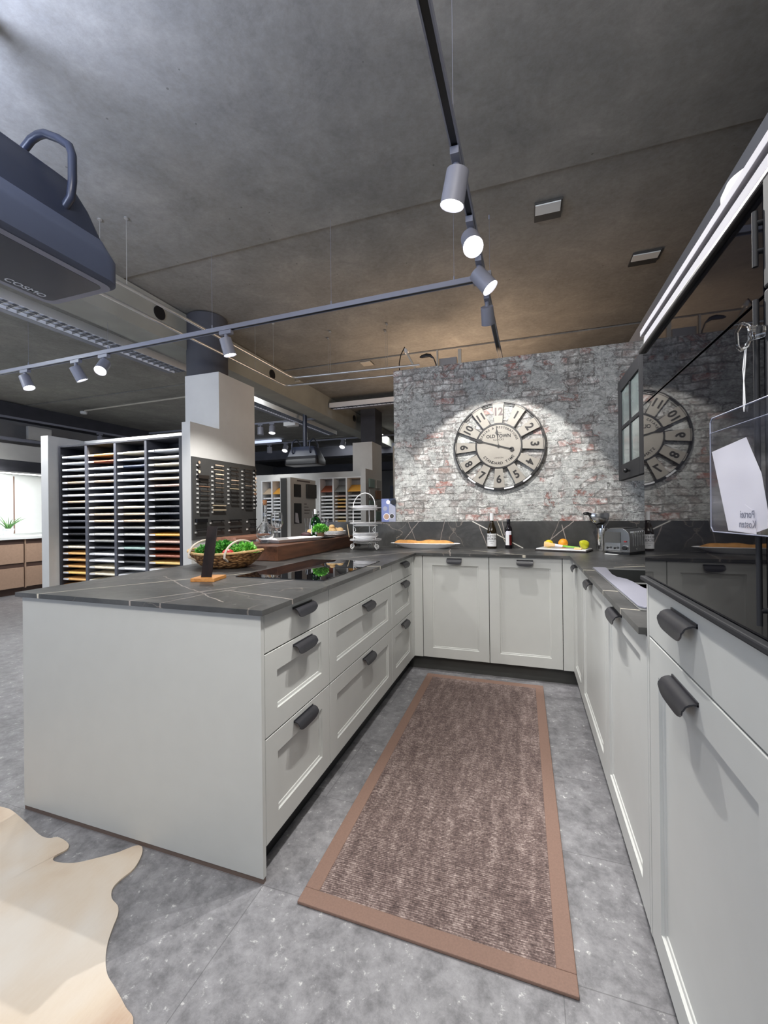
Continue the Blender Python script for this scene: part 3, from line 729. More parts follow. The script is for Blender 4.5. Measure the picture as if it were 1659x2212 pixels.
hp = [(-1.90, -0.20), (-1.70, -0.03), (-1.45, -0.035), (-1.290, -0.026), (-1.217, -0.026), (-1.085, -0.053), (-0.955, -0.083), (-0.903, -0.084), (-0.874, -0.070), (-0.831, -0.073), (-0.795, -0.083), (-0.779, -0.102), (-0.788, -0.138), (-0.762, -0.153), (-0.691, -0.136), (-0.634, -0.095), (-0.582, -0.050), (-0.554, -0.012), (-0.528, -0.004), (-0.495, -0.031), (-0.467, -0.087), (-0.471, -0.137), (-0.464, -0.171), (-0.434, -0.197), (-0.391, -0.211), (-0.365, -0.232), (-0.344, -0.264), (-0.315, -0.304), (-0.279, -0.339), (-0.235, -0.368), (-0.183, -0.386), (-0.121, -0.409), (-0.072, -0.430), (-0.03, -0.52), (-0.05, -0.68), (-0.16, -0.86), (-0.30, -0.98), (-0.22, -1.16), (-0.30, -1.30), (-0.52, -1.26), (-0.80, -1.34), (-1.10, -1.30), (-1.35, -1.42), (-1.62, -1.38), (-1.58, -1.15), (-1.80, -0.95), (-1.95, -0.62)]
def smooth_loop(P, k=4):
    out = []; n = len(P)
    for i in range(n):
        p0, p1, p2, p3 = P[i-1], P[i], P[(i+1) % n], P[(i+2) % n]
        for j in range(k):
            t_ = j/k; out.append(tuple(.5*((2*p1[q])+(-p0[q]+p2[q])*t_+(2*p0[q]-5*p1[q]+4*p2[q]-p3[q])*t_*t_+(-p0[q]+3*p1[q]-3*p2[q]+p3[q])*t_**3) for q in (0, 1)))
    return out
hp = [(x, min(y, -.0045)) for x, y in smooth_loop(hp)]
m = MB(); cx, cy = -0.95, -0.62; rings = [0.0, .35, .65, .85, .96, 1.0]; n = len(hp); vs = [(cx, cy, .007)]; fs = []
for k, rr_ in enumerate(rings[1:]):
    for i, (x, y) in enumerate(hp):
        z = .007 if k < 4 else .006
        vs.append((cx+(x-cx)*rr_, cy+(y-cy)*rr_, z))
for i in range(n): fs.append((0, 1+i, 1+(i+1) % n))
for k in range(4):
    for i in range(n): a = 1+k*n; fs.append((a+i, a+n+i, a+n+(i+1) % n, a+(i+1) % n))
a = 1+4*n; vs += [(x, y, .0005) for x, y in hp]
for i in range(n): fs.append((a+i, a+n+i, a+n+(i+1) % n, a+(i+1) % n))
fs.append(tuple(a+n+i for i in range(n))[::-1])
tag(m.add(vs, [f[::-1] for f in fs]).build('cowhide_rug', 'hide', smooth=True), 'cream and beige cowhide rug at the lower left by the peninsula panel', 'rug')
# ================================================================ CLOCK
CX, CY, CZ = 0.620, 2.578, 1.803
def cf(a, b, n): return (CX+a, CY-n, CZ+b)
t = thing('wall_clock', 'big round vintage wall clock on the brick wall with separate number plates', 'clock', (CX, YW-.001, CZ-.385))
def ringpts(r, n, N=96): return [(r*math.sin(2*PI*i/N), r*math.cos(2*PI*i/N), n) for i in range(N)]
def ring_mb(m, r0, r1, n0, n1, N=96):
    vs = ringpts(r0, n0)+ringpts(r1, n0)+ringpts(r1, n1)+ringpts(r0, n1); fs = []
    for k in range(4):
        for i in range(N): j = (i+1) % N; kk = (k+1) % 4; fs.append((k*N+i, k*N+j, kk*N+j, kk*N+i))
    return m.add(vs, [f[::-1] for f in fs])
ring_mb(MB(cf), 0.374, 0.384, -0.028, 0.004).build('outer_ring', 'clock_black', t)
ring_mb(MB(cf), 0.362, 0.3665, -0.002, 0.006).build('thin_ring', 'clock_black', t)
ring_mb(MB(cf), 0.184, 0.197, -0.028, 0.008).build('inner_ring', 'clock_black', t)
m = MB(cf); N = 72; vs = ringpts(0.185, -0.004, N)+ringpts(0.185, 0.003, N)
m.add(vs, [tuple(range(N)), tuple(range(2*N-1, N-1, -1))]+[((i+1) % N, i, i+N, (i+1) % N+N) for i in range(N)]).build('dial', 'clock_plate', t)
NUM = ['12', '1', '2', '3', '4', '5', '6', '7', '8', '9', '10', '11']
for k in range(12):
    th = -k*PI/6; cs, sn = math.cos(th), math.sin(th)
    def rf(a, b, n, cs=cs, sn=sn): return cf(a*cs-b*sn, a*sn+b*cs, n)
    m = MB(rf); P = [(-.033, .197), (.033, .197), (.049, .368), (.0, .3745), (-.049, .368)]
    vs = [(a, b, .001) for a, b in P]+[(a, b, .0055) for a, b in P]; q = len(P)
    m.add(vs, [tuple(range(q-1, -1, -1)), tuple(range(q, 2*q))]+[(i, (i+1) % q, (i+1) % q+q, i+q) for i in range(q)])
    pl = m.build('number_plate', 'clock_plate', t, bevel=.0008)
    flip = k in (5, 6, 7); sc = -1 if flip else 1
    tm = MB().text(NUM[k], 0.092, lambda x, y, z, rf=rf, sc=sc: rf(sc*x*0.92, 0.292+sc*y, 0.0062+z), 0.0006, font_off=0.0032)
    tm.build('numeral', 'text_black' if k not in (0,) else 'text_brown', pl)
    # dark edge bar beside each plate
    MB(rf).box(.034, .040, .196, .37, -.018, .0008).build('spoke', 'clock_black', t)
# dark and white lower segments between the rings
for k in range(-4, 5):
    a0 = PI+k*PI/14-PI/29; a1 = a0+2*PI/29; m = MB(cf)
    vs = []
    for j in range(5):
        a = a0+(a1-a0)*j/4
        for r, n in ((.3660, .0062), (.3800, .0062), (.3800, .0080), (.3660, .0080)): vs.append((r*math.sin(a), r*math.cos(a), n))
    fs = [(j*4+q, j*4+(q+1) % 4, j*4+4+(q+1) % 4, j*4+4+q) for j in range(4) for q in range(4)]+[(0, 3, 2, 1), (16, 17, 18, 19)]
    m.add(vs, fs).build('rim_segment', 'clock_black' if k % 2 == 0 else 'white_paint', t)
def arc_text(m, s, R, size, a_mid, step, inward=False):
    n = len(s)
    for i, ch in enumerate(s):
        if ch == ' ': continue
        a = a_mid+(i-(n-1)/2)*step*(-1 if inward else 1); th = -a+(PI if inward else 0); cs, sn = math.cos(th), math.sin(th)
        px, pz = R*math.sin(a), R*math.cos(a)
        m.text(ch, size, lambda x, y, z, cs=cs, sn=sn, px=px, pz=pz: cf(px+x*cs-y*sn, pz+x*sn+y*cs, .0036+z), .0004, font_off=.0008)
m = MB(); arc_text(m, 'REPAIRS & RESTORATIONS', 0.160, 0.026, 0.0, 0.118)
m.text('EST 1863', 0.015, lambda x, y, z: cf(x, .112+y, .0036+z), .0004)
m.text('OLD TOWN', 0.040, lambda x, y, z: cf(x*.92, .083+y, .0036+z), .0004, font_off=.0014)
m.text('CLOCKS', 0.024, lambda x, y, z: cf(x, .053+y, .0036+z), .0004)
m.text('LONDON', 0.018, lambda x, y, z: cf(x, -.104+y, .0036+z), .0004)
arc_text(m, 'STANDARD TIME', 0.152, 0.033, PI, 0.150, True)
m.build('lettering', 'text_black', t)
def hand(ang, pts, tail, nm):
    th = -ang; cs, sn = math.cos(th), math.sin(th); f = lambda a, b, n: cf(a*cs-b*sn, a*sn+b*cs, n)
    m = MB(f); P = pts+[(-a, b) for a, b in reversed(pts)]; q = len(P)
    m.add([(a, b, .012) for a, b in P]+[(a, b, .015) for a, b in P], [tuple(range(q-1, -1, -1)), tuple(range(q, 2*q))]+[(i, (i+1) % q, (i+1) % q+q, i+q) for i in range(q)])
    if tail: m.cyl((0, -tail, .012), (0, -tail, .015), .018, n=20).box(-.004, .004, -tail, 0, .012, .015)
    m.build(nm, 'clock_black', t)
hand(-0.10, [(.002, .0), (.003, .10), (.011, .118), (.005, .135), (.0008, .18)], 0, 'hour_hand')
hand(-1.275, [(.004, .0), (.003, .13), (.016, .160), (.018, .175), (.006, .19), (.010, .24), (.002, .262)], 0.115, 'minute_hand')
MB(cf).cyl((0, 0, .003), (0, 0, .020), .010, n=18).build('hub', 'clock_black', t)

# ================================================================ TRACK LIGHTS
def track(name, p0, p1, label, zs=2.62):
    p0 = Vector(p0); p1 = Vector(p1); d = (p1-p0).normalized(); s_ = Vector((-d.y, d.x, 0)); upv = Vector((0, 0, 1)); L = (p1-p0).length
    t = thing(name, label, 'light track', tuple(p0))
    f = frame_fn(p0, d, s_, upv); fn = lambda a, b, c: tuple(f(a, b, c))
    MB(fn).box(0, L, -.018, .018, .012, .032).box(0, L, -.018, -.012, 0, .012).box(0, L, .012, .018, 0, .012).build('rail', 'track_grey', t)
    MB(fn).box(0, L, -.0115, .0115, .004, .0118).build('channel', 'black_plastic', t)
    return t, fn
TK, fy = track('light_track', (0.548, -3.2, 2.628), (0.640, 3.3, 2.628), 'grey lighting track running away above the kitchen rug')
for yy in (0.35, 1.75):
    x = 0.548+(yy+3.2)/6.5*.092
    MB().cyl((x+.006, yy, 2.66), (x+.006, yy, ZC), .0011, n=6).cyl((x+.006, yy, ZC-.03), (x+.006, yy, ZC), .006, n=10).build('hanging_wire', 'track_grey', TK)
TX, fx = track('light_track', (0.565, 1.405, 2.628), (-5.2, 1.545, 2.628), 'grey lighting track crossing sideways to the left above the peninsula')
for xx in (0.435, -0.41, -1.43, -2.55, -3.6):
    yy = 1.405+(0.565-xx)/5.765*.14
    MB().cyl((xx, yy, 2.66), (xx, yy, ZC), .0011, n=6).cyl((xx, yy, 2.66), (xx, yy, 2.69), .005, n=8).build('hanging_wire', 'track_grey', TX)
MB().box(0.55, 0.66, 1.37, 1.44, 2.622, 2.664).build('joint', 'track_grey', TX)

def track_lamp(label, loc, d, lit, watt, deg, group, along=(0, 1, 0), rad=0.047, L=0.125, stem=0.055, blend=0.45, col=(1, .98, .95), head_drop=0.0, grp=True):
    """adapter box on the track, stem, swivelling cylinder head with a recessed lens"""
    x, y, z = loc; t = thing('track_spotlight', label, 'spotlight', (x, y, z), group)
    al = Vector(along).normalized(); sd = Vector((-al.y, al.x, 0)); f = frame_fn((x, y, z), al, sd, (0, 0, 1)); fn = lambda a, b, c: tuple(f(a, b, c))
    MB(fn).box(-.055, .055, -.017, .017, -.030, -.0008).build('adapter', 'track_grey', t, bevel=.002)
    MB().cyl((x, y, z-.030), (x, y, z-.030-stem), .014, n=14).build('stem', 'track_grey', t, smooth=True)
    d = Vector(d).normalized(); piv = Vector((x, y, z-.030-stem)); a0 = piv-d*0.025; a1 = piv+d*(L-.025)
    hd = MB().cyl(a0, a1, rad*.94, rad, 32, caps=False)
    # outer back cap and inner reflector recess
    q = d.orthogonal().normalized(); w2 = d.cross(q)
    def disc(m, c, r, flip=False, n=32):
        vs = [tuple(c+q*(r*math.cos(2*PI*i/n))+w2*(r*math.sin(2*PI*i/n))) for i in range(n)]
        return m.add(vs, [tuple(range(n))[::-1 if flip else 1]])
    disc(hd, a0, rad*.94)
    hd.cyl(a1-d*.012, a1, rad*.88, rad*.995, 32, caps=False)
    h = hd.build('head', 'lamp_grey', t, smooth=True)
    disc(MB(), a1-d*.010, rad*.90).build('lens', 'lens' if lit else 'lens_off', h)
    if lit and watt:
        s_ = spot('track_spot_light', tuple(a1+d*.006), tuple(d), watt, deg, blend, col, .009)
    return t
g = 'spotlights on the track over the rug'
track_lamp('lit grey spotlight nearest the camera, first on the track over the rug', (0.598, 0.46, 2.628), (-.22, .10, -1), True, 70, 90, g)
track_lamp('lit grey spotlight facing the camera, second on the track over the rug', (0.603, 0.86, 2.628), (.25, -.85, -1), True, 105, 95, g)
track_lamp('lit grey spotlight tilted to the right, third on the track over the rug', (0.609, 1.19, 2.628), (.75, -.05, -1), True, 60, 90, g)
track_lamp('grey spotlight turned away towards the clock, fourth on the track over the rug', (0.615, 1.62, 2.628), (0.0, .62, -.78), True, 88, 74, g, blend=0.2, rad=.042, L=.11)
g = 'spotlights on the sideways track'
ax = (1, -.024, 0)
track_lamp('lit grey spotlight pointing straight down, right-most on the sideways track', (-1.30, 1.452, 2.628), (.18, .22, -1), True, 95, 118, g, ax)
track_lamp('lit grey spotlight aimed towards the lower right, second from the right on the sideways track', (-2.60, 1.483, 2.628), (.35, -.75, -1), True, 35, 90, g, ax)
track_lamp('unlit-looking grey spotlight turned away, third from the right on the sideways track', (-2.95, 1.491, 2.628), (.25, .45, -1), True, 120, 85, g, ax)
track_lamp('lit grey spotlight tilted right, fourth from the right on the sideways track', (-3.65, 1.508, 2.628), (.45, .10, -1), True, 55, 90, g, ax)
track_lamp('partly cropped grey spotlight at the left photo edge on the sideways track', (-4.15, 1.52, 2.628), (-.3, -.5, -1), True, 30, 90, g, ax)

# ================================================================ COOKER HOODS
def hood_body(t, k=1.0):
    """local: long side along Y, origin at the far right lower corner region; z0 = underside"""
    def rr(x0, x1, y0, y1, r, z, n=6):
        pts = []
        for (cx_, cy_, a0) in ((x1-r, y1-r, 0), (x0+r, y1-r, PI/2), (x0+r, y0+r, PI), (x1-r, y0+r, 1.5*PI)):
            for i in range(n+1): a = a0+PI/2*i/n; pts.append((cx_+r*math.cos(a), cy_+r*math.sin(a), z))
        return pts
    def loft(m, secs):
        n = len(secs[0]); vs = [p for s_ in secs for p in s_]; fs = [tuple(range(n-1, -1, -1)), tuple(range((len(secs)-1)*n, len(secs)*n))]
        for j in range(len(secs)-1):
            for i in range(n): fs.append((j*n+i, j*n+(i+1) % n, (j+1)*n+(i+1) % n, (j+1)*n+i))
        return m.add(vs, fs)
    X0, X1, YA, YBk = -.24, .24, -.45, .45
    b = loft(MB(), [rr(X0+.02, X1-.02, YA+.02, YBk-.02, .06, .006), rr(X0, X1, YA, YBk, .075, .022), rr(X0, X1, YA, YBk, .075, .125), rr(X0+.012, X1-.012, YA+.012, YBk-.012, .07, .150), rr(X0+.05, X1-.05, YA+.035, YBk-.035, .05, .215)]).build('body', 'hood_hazed', t, smooth=True)
    loft(MB(), [rr(X0+.055, X1-.055, YA+.055, YBk-.055, .035, .0015), rr(X0+.055, X1-.055, YA+.055, YBk-.055, .035, .0065)]).build('underside_panel', 'hood_dark', b)
    m = MB(); o_, i_ = rr(X0+.022, X1-.022, YA+.022, YBk-.022, .055, .004), rr(X0+.054, X1-.054, YA+.054, YBk-.054, .036, .002); n = len(o_)
    m.add(o_+i_, [(i, i+n, (i+1) % n+n, (i+1) % n) for i in range(n)]).build('underside_rim', 'hood_trim', b)
    loft(MB(), [rr(X0+.055, X1-.055, YA+.042, YBk-.042, .04, .2152), rr(X0+.08, X1-.08, YA+.09, YBk-.09, .035, .33), rr(X0+.11, X1-.11, YA+.155, YBk-.155, .03, .43), rr(X0+.14, X1-.14, YA+.19, YBk-.19, .02, .455)]).build('chimney_cover', 'hood_dark', t, smooth=True)
    for ys in (-.235, .235):
        MB().tube([(.15, ys, .27), (.20, ys, .31), (.212, ys, .38), (.212, ys, .49), (.195, ys, .535), (.13, ys, .585), (.045, ys, .633), (0, ys, .64), (-.045, ys, .633), (-.13, ys, .585), (-.195, ys, .535), (-.212, ys, .49), (-.212, ys, .38), (-.20, ys, .31), (-.15, ys, .27)], .017, 10).build('hanging_bracket', 'hood_dark', t, smooth=True)
    MB().cyl((0, 0, .44), (0, 0, .95), .05, n=20).build('suspension_pole', 'hood_dark', t, smooth=True)
t = thing('cooker_hood', 'large dark slate cooker hood with rounded corners hanging at the upper left', 'cooker hood', (0, 0, 0)); hood_body(t)
bd = [c for c in t.children if c.name.startswith('body')][0]
MB().text('COSMO', 0.050, lambda x, y, z: (-.150+y, .27+x*.95, .0012-z), .0004, font_off=.0006).build('lettering', 'text_grey', bd)
HOOD = t
h2 = dup(t, (-2.95, 5.6, 2.10), (0, 0, PI/2), 'dark cooker hood hanging far back above the second sample wall')
for c in list(h2.children):
    for g_ in list(c.children):
        if g_.name.startswith('lettering'): bpy.data.objects.remove(g_)
h2.scale = (.75, .75, .75)
for c in h2.children:
    for q_ in [c]+list(c.children):
        if q_.name.startswith(('body', 'underside_rim')): q_.data = q_.data.copy(); q_.data.materials[0] = M['black_frame']
for c in h2.children:
    if c.name.startswith('suspension'): c.scale.z = 2.143; c.location.z = -.503
t.location = (-1.205, -.14, 2.30)

# ================================================================ CEILING FITTINGS
def louvre(name, p0, p1, wd, label, glow=True):
    p0 = Vector(p0); p1 = Vector(p1); d = (p1-p0).normalized(); sd = Vector((-d.y, d.x, 0)); L = (p1-p0).length; f = frame_fn(p0, d, sd, (0, 0, 1)); fn = lambda a, b, c: tuple(f(a, b, c))
    t = thing(name, label, 'ceiling light', tuple(p0))
    MB(fn).box(0, L, -wd/2, wd/2, .05, .08).box(0, L, -wd/2, -wd/2+.008, 0, .05).box(0, L, wd/2-.008, wd/2, 0, .05).build('housing', 'white_paint', t)
    m = MB(fn); n = int(L/.075)
    for i in range(n+1):
        a = i*L/n
        m.box(a-.002, a+.002, -wd/2+.008, wd/2-.008, .002, .034)
    for b in (-wd/6, wd/6): m.box(0, L, b-.003, b+.003, .002, .034)
    m.build('louvre', 'steel_soft', t)
    MB(fn).box(.02, L-.02, -wd/2+.012, wd/2-.012, .040, .046).build('tube_tray', 'tube_glow', t)
    MB(fn).box(0, L, wd/2+.03, wd/2+.10, .01, .05).build('cable_tray', 'track_grey', t)
louvre('louvre_light', (-3.27, -0.9, 2.99), (-3.17, 2.92, 2.99), .20, 'long white louvred fluorescent light left of the concrete beam')
louvre('louvre_light', (-3.25, 4.1, 2.99), (-3.25, 7.4, 2.99), .20, 'distant louvred fluorescent light seen right of the tall cladding')
louvre('louvre_light', (-2.35, 5.45, 3.05), (-0.9, 5.45, 3.05), .14, 'short louvred light crossing the beam left of the brick wall')
def conduit(pts, label, hang):
    t = thing('conduit_pipe', label, 'pipe', tuple(pts[0]))
    MB().tube(pts, .013, 10).build('pipe', 'galv', t, smooth=True)
    for p in hang:
        MB().cyl((p[0], p[1], p[2]+.013), (p[0], p[1], ZC), .0018, n=6).cyl((p[0], p[1], ZC-.008), (p[0], p[1], ZC+.004), .014, n=12).build('hanger', 'galv', t)
def bend(a, b, c, r=.09):
    a, b, c = Vector(a), Vector(b), Vector(c); d0 = (a-b).normalized(); d1 = (c-b).normalized(); out = [tuple(a)]
    for i in range(7):
        s_ = i/6; p = (b+d0*r)*(1-s_)**2+b*2*s_*(1-s_)+(b+d1*r)*s_**2; out.append(tuple(p))
    return out+[tuple(c)]
conduit(bend((-1.93, -2.5, 2.75), (-1.845, 3.17, 2.75), (-0.2, 3.27, 2.75)), 'lower of two galvanised conduits turning right towards the brick wall', [(-1.88, .9, 2.75), (-1.86, 2.6, 2.75), (-1.3, 3.205, 2.75), (-.62, 3.245, 2.75)])
conduit(bend((-1.75, -2.5, 2.78), (-1.66, 3.02, 2.78), (-0.2, 3.11, 2.78)), 'upper of two galvanised conduits turning right towards the brick wall', [(-1.70, .95, 2.78), (-1.67, 2.65, 2.78), (-1.2, 3.05, 2.78), (-.55, 3.09, 2.78)])
tag(MB().cyl((-6.9, 4.45, 3.19), (-2.3, 4.30, 3.19), .014, n=8).build('ceiling_pipe', 'wall_beige'), 'thin pale pipe along the ceiling above the sample rack', 'pipe')
tag(MB().lathe([(0, -.05), (.05, -.045), (.06, -.02), (.055, 0)], (-6.95, 4.46, 3.18), 20).build('smoke_detector', 'white_paint', smooth=True), 'small round white detector at the left end of the pale ceiling pipe', 'detector')
def ceiling_box(label, x0, x1, y0, y1, plate):
    t = thing('ceiling_recess_box', label, 'ceiling box', ((x0+x1)/2, (y0+y1)/2, ZC-.012))
    MB().box(x0, x1, y0, y1, ZC-.004, ZC+.01).build('recess', 'board_dark', t)
    MB().box(x0+.004, x1-.01, y0+.003, y0+(y1-y0)*plate, ZC-.012, ZC-.0045).build('cover', 'fridge_white' if plate < .9 else 'wall_beige', t)
ceiling_box('half-covered square socket box in the ceiling right of the track spotlights', .916, 1.087, 1.75, 1.93, .55)
ceiling_box('shadowy square box in the ceiling above the glazed wall cabinet', 1.66, 1.86, 2.585, 2.765, .5)
ceiling_box('pale square plate in the ceiling above the brick wall', -1.244, -1.09, 4.03, 4.19, .96)
# flex and battens sticking up behind the brick wall
t = thing('loose_cable_pole', 'thin pale pole with a black flex leaning behind the brick wall top', 'pole', (-.25, 3.3, 2.6))
MB().cyl((-.20, 3.28, 2.62), (-.405, 3.36, 3.02), .012, n=10).build('pole', 'wall_beige', t, smooth=True)
MB().cyl((-.405, 3.36, 3.02), (-.43, 3.37, 3.07), .022, .016, 12).build('cap', 'white_paint', t)
MB().tube([(-.43, 3.36, 3.09), (-.47, 3.34, 3.0), (-.485, 3.32, 2.9), (-.47, 3.28, 2.78), (-.44, 3.25, 2.7)], .006, 6).build('flex', 'black_plastic', t, smooth=True)
t = thing('black_plug', 'black plug and curled flex above the brick wall top', 'plug', (-.16, 3.3, 2.9))
MB().tube([(-.245, 3.3, 2.93), (-.22, 3.3, 2.935), (-.17, 3.3, 2.94), (-.13, 3.3, 2.935), (-.09, 3.3, 2.90), (-.065, 3.3, 2.83), (-.06, 3.3, 2.70)], [.006, .018, .024, .018, .006, .006, .006], 8).build('plug', 'black_plastic', t, smooth=True)
tag(MB().box(-.06, -.045, 3.3, 3.33, 0, 2.985).build('upright_batten', 'wall_beige'), 'thin pale upright batten, left one above the brick wall', 'batten')
tag(MB().box(.17, .205, 3.3, 3.33, 0, 2.965).build('upright_batten', 'wall_beige'), 'thin pale upright batten, right one above the brick wall', 'batten')
tag(MB().box(-.04, .15, 3.34, 3.40, 0, 2.90).build('grey_box', 'wall_grey'), 'pale grey box between the two battens behind the brick wall', 'box')
tag(MB().box(-7.7, -7.62, 3.0, 3.28, 2.24, 2.30).build('small_wall_spot', 'track_grey'), 'small grey fitting on the far left wall under the rail', 'fitting')
# ================================================================ SAMPLE RACKS
ORD = ['top', 'second', 'third', 'fourth', 'fifth', 'sixth', 'seventh', 'eighth', 'ninth', 'tenth', 'eleventh', 'twelfth', 'thirteenth', 'fourteenth', 'fifteenth', 'sixteenth', 'seventeenth', 'eighteenth', 'nineteenth', 'twentieth', 'twenty-first']
def sample_proto(col, w_, dep, th, tabw):
    """one thin sample board with a small white name tab on its front edge"""
    m = MB(); pr = [(0, 0), (-.006, -.004), (-.010, -.012), (-.006, -th), (dep, -th+.05*dep), (dep, .05*dep)]
    vs = [(0, a, b) for a, b in pr]+[(w_, a, b) for a, b in pr]; n = len(pr)
    m.add(vs, [tuple(range(n)), tuple(range(2*n-1, n-1, -1))]+[((i+1) % n, i, i+n, (i+1) % n+n) for i in range(n)])
    return m, tabw
def sample(name, col, w_, dep, th, loc, label, group, tabw=.075):
    m, tw = sample_proto(col, w_, dep, th, tabw)
    o = m.build(name, 's_'+col, loc=(0, 0, 0)); o.location = loc; tag(o, label, 'sample board', group)
    tb = MB().box(.003, tw, -.0125, -.0075, -th+.002, -.003).build('name_tab', 'white_paint', loc=(0, 0, 0)); tb.parent = o; tb.location = (0, 0, 0)
    return o
t = thing('sample_rack', 'tall black four-column rack filled with thin door samples in the white alcove', 'rack', (-2.8, 1.9, 0))
RX = [-3.575, -3.225, -2.845, -2.465, -2.085]; RY0, RY1, RZ = 1.765, 2.025, 1.935
MB().box(RX[0]-.015, -1.952, RY1-.012, RY1, 0, RZ).build('back', 'rack_black', t)
MB().box(RX[0]-.020, -1.952, RY0, RY1-.012, RZ-.012, RZ+.003).build('top', 'rack_black', t)
MB().box(RX[0]-.020, RX[0]+.006, RY0, RY1-.012, 0, RZ-.013).build('side', 'rack_black', t)
MB().box(RX[4]+.012, -1.952, RY0, RY1-.012, 0, RZ-.013).build('side', 'rack_black', t)
for x in RX[1:4]:
    d = MB().box(x-.012, x+.018, RY0+.002, RY1-.012, 0, RZ-.013).build('divider', 'rack_face', t, bevel=.002)
MB().box(RX[0]+.006, RX[4]+.012, RY0+.02, RY1-.012, 0, 0.08).build('base', 'rack_black', t)
rows = [
 ['white']*4+['beige', 'pale grey', 'white', 'beige', 'mid grey', 'pale grey', 'dark grey', 'dark grey', 'black', 'black', 'cream', 'oak', 'oak', 'oak', 'yellow oak', 'oak', 'orange oak'],
 ['yellow oak', 'red-brown', 'white', 'white', 'beige', 'white', 'white', 'white', 'cream', 'beige', 'beige', 'pale grey', 'pale grey', 'mid grey', 'dark grey', 'white', 'white', 'cream', 'cream', 'cream', 'white'],
 ['cream', 'white', 'navy', 'white', 'white', 'white', 'white', 'white', 'cream', 'beige', 'beige', 'mid grey', 'pale grey', 'black', 'mint grey', 'dark grey', 'black', 'white', 'white', 'pale grey', 'cream'],
 ['white', 'white', 'cream', 'white', 'cream', 'rose beige', 'pale grey', 'mid grey', 'dark grey', 'dark grey', 'black', 'pale grey', 'orange oak', 'rose beige', 'red-brown', 'red-brown', 'yellow oak', 'white', 'white', 'oak', 'oak']]
CN = ['leftmost column', 'second column from the left', 'third column from the left', 'rightmost column']
CN2 = ['leftmost column', 'second column', 'third column', 'rightmost column']
for c in range(4):
    xa = RX[c]+(.022 if c else .010); xb = RX[c+1]-.016 if c < 3 else RX[4]+.008
    for k in range(21):
        z = 1.835-.0640*k
        sample('door_sample', rows[c][k], xb-xa, .20, .021, (xa, RY0+.024, z), '%s door sample, %s in the %s of the black rack' % (rows[c][k], ORD[k], CN2[c]), 'door samples in the black rack')
# pale rack on the far partition
def far_rack(xs, label, rows_n, zt, toprow, side):
    t = thing('sample_rack', label, 'rack', ((xs[0]+xs[-1])/2, 6.08, 0))
    MB().box(xs[0]-.02, xs[-1]+.02, 6.16, 6.19, 0, zt).build('back', 'wall_grey', t)
    MB().box(xs[0]-.02, xs[-1]+.02, 5.93, 6.16, zt-.02, zt).build('top', 'white_paint', t)
    for x in xs: MB().box(x-.014, x+.014, 5.93, 6.16, 0, zt-.021).build('divider', 'white_paint', t)
    for c in range(len(xs)-1):
        xa, xb = xs[c]+.018, xs[c+1]-.018
        if xb-xa > .5: continue
        nm = '%s column of %s far pale rack' % ((['left', 'middle', 'right'][c] if len(xs) == 4 else ['left', 'right'][c]), side)
        o = MB().add([(xa, 5.945, zt-.27), (xb, 5.945, zt-.27), (xb, 6.14, zt-.15), (xa, 6.14, zt-.15), (xa, 5.945, zt-.255), (xb, 5.945, zt-.255), (xb, 6.14, zt-.135), (xa, 6.14, zt-.135)], [(0, 3, 2, 1), (4, 5, 6, 7), (0, 1, 5, 4), (1, 2, 6, 5), (2, 3, 7, 6), (3, 0, 4, 7)]).build('floor_sample', 's_'+toprow[c])
        tag(o, 'sloping %s sample board on top of the %s' % (toprow[c], nm), 'sample board', 'sloping samples in the pale racks')
        pal = [['white', 'white', 'pale grey', 'white', 'white', 'white', 'white', 'dark grey', 'mid grey', 'white', 'pale grey', 'white'], ['rose beige', 'yellow oak', 'oak', 'yellow oak', 'rose beige', 'white', 'cream', 'yellow oak', 'oak', 'cream', 'oak', 'cream'], ['white', 'white', 'white', 'white', 'pale grey', 'white', 'white', 'white', 'dark grey', 'white', 'white', 'white']][c if len(xs) == 4 else (c*2) % 3]
        for k in range(rows_n):
            sample('door_sample', pal[k], xb-xa, .17, .028, (xa, 5.965, zt-.335-.066*k), '%s sample, %s below the top, %s' % (pal[k], ORD[k+1], nm), 'door samples in the pale racks', .06)
far_rack([-2.84, -2.56, -2.29, -1.995], 'pale three-column sample rack far behind the wooden block', 8, 1.90, ['red-brown', 'mid grey', 'orange oak'], 'right-hand')
far_rack([-4.11, -3.88, -3.62], 'pale two-column sample rack seen left of the black-edged pylon', 11, 1.89, ['beige', 'orange oak'], 'left-hand')
# tiles on the far partition end wall
for i in range(5):
    for j in range(2):
        y = 5.98+j*.36; z = 1.86-i*.20
        dk = (i == 1 and j == 1)
        tag(MB().box(-1.872, -1.845, y, y+.26, z-.16, z).build('wall_tile_sample', 'crate_brown' if dk else ('s_pale grey' if (i+j) % 2 else 's_mint grey'), bevel=.004),
            '%s square sample tile, %s row and %s column on the far white wall end' % ('brown' if dk else ('pale grey' if (i+j) % 2 else 'greenish grey'), ['top', 'second', 'third', 'fourth', 'lowest'][i], ['near', 'far'][j]), 'sample tile', 'sample tiles on the far wall end')
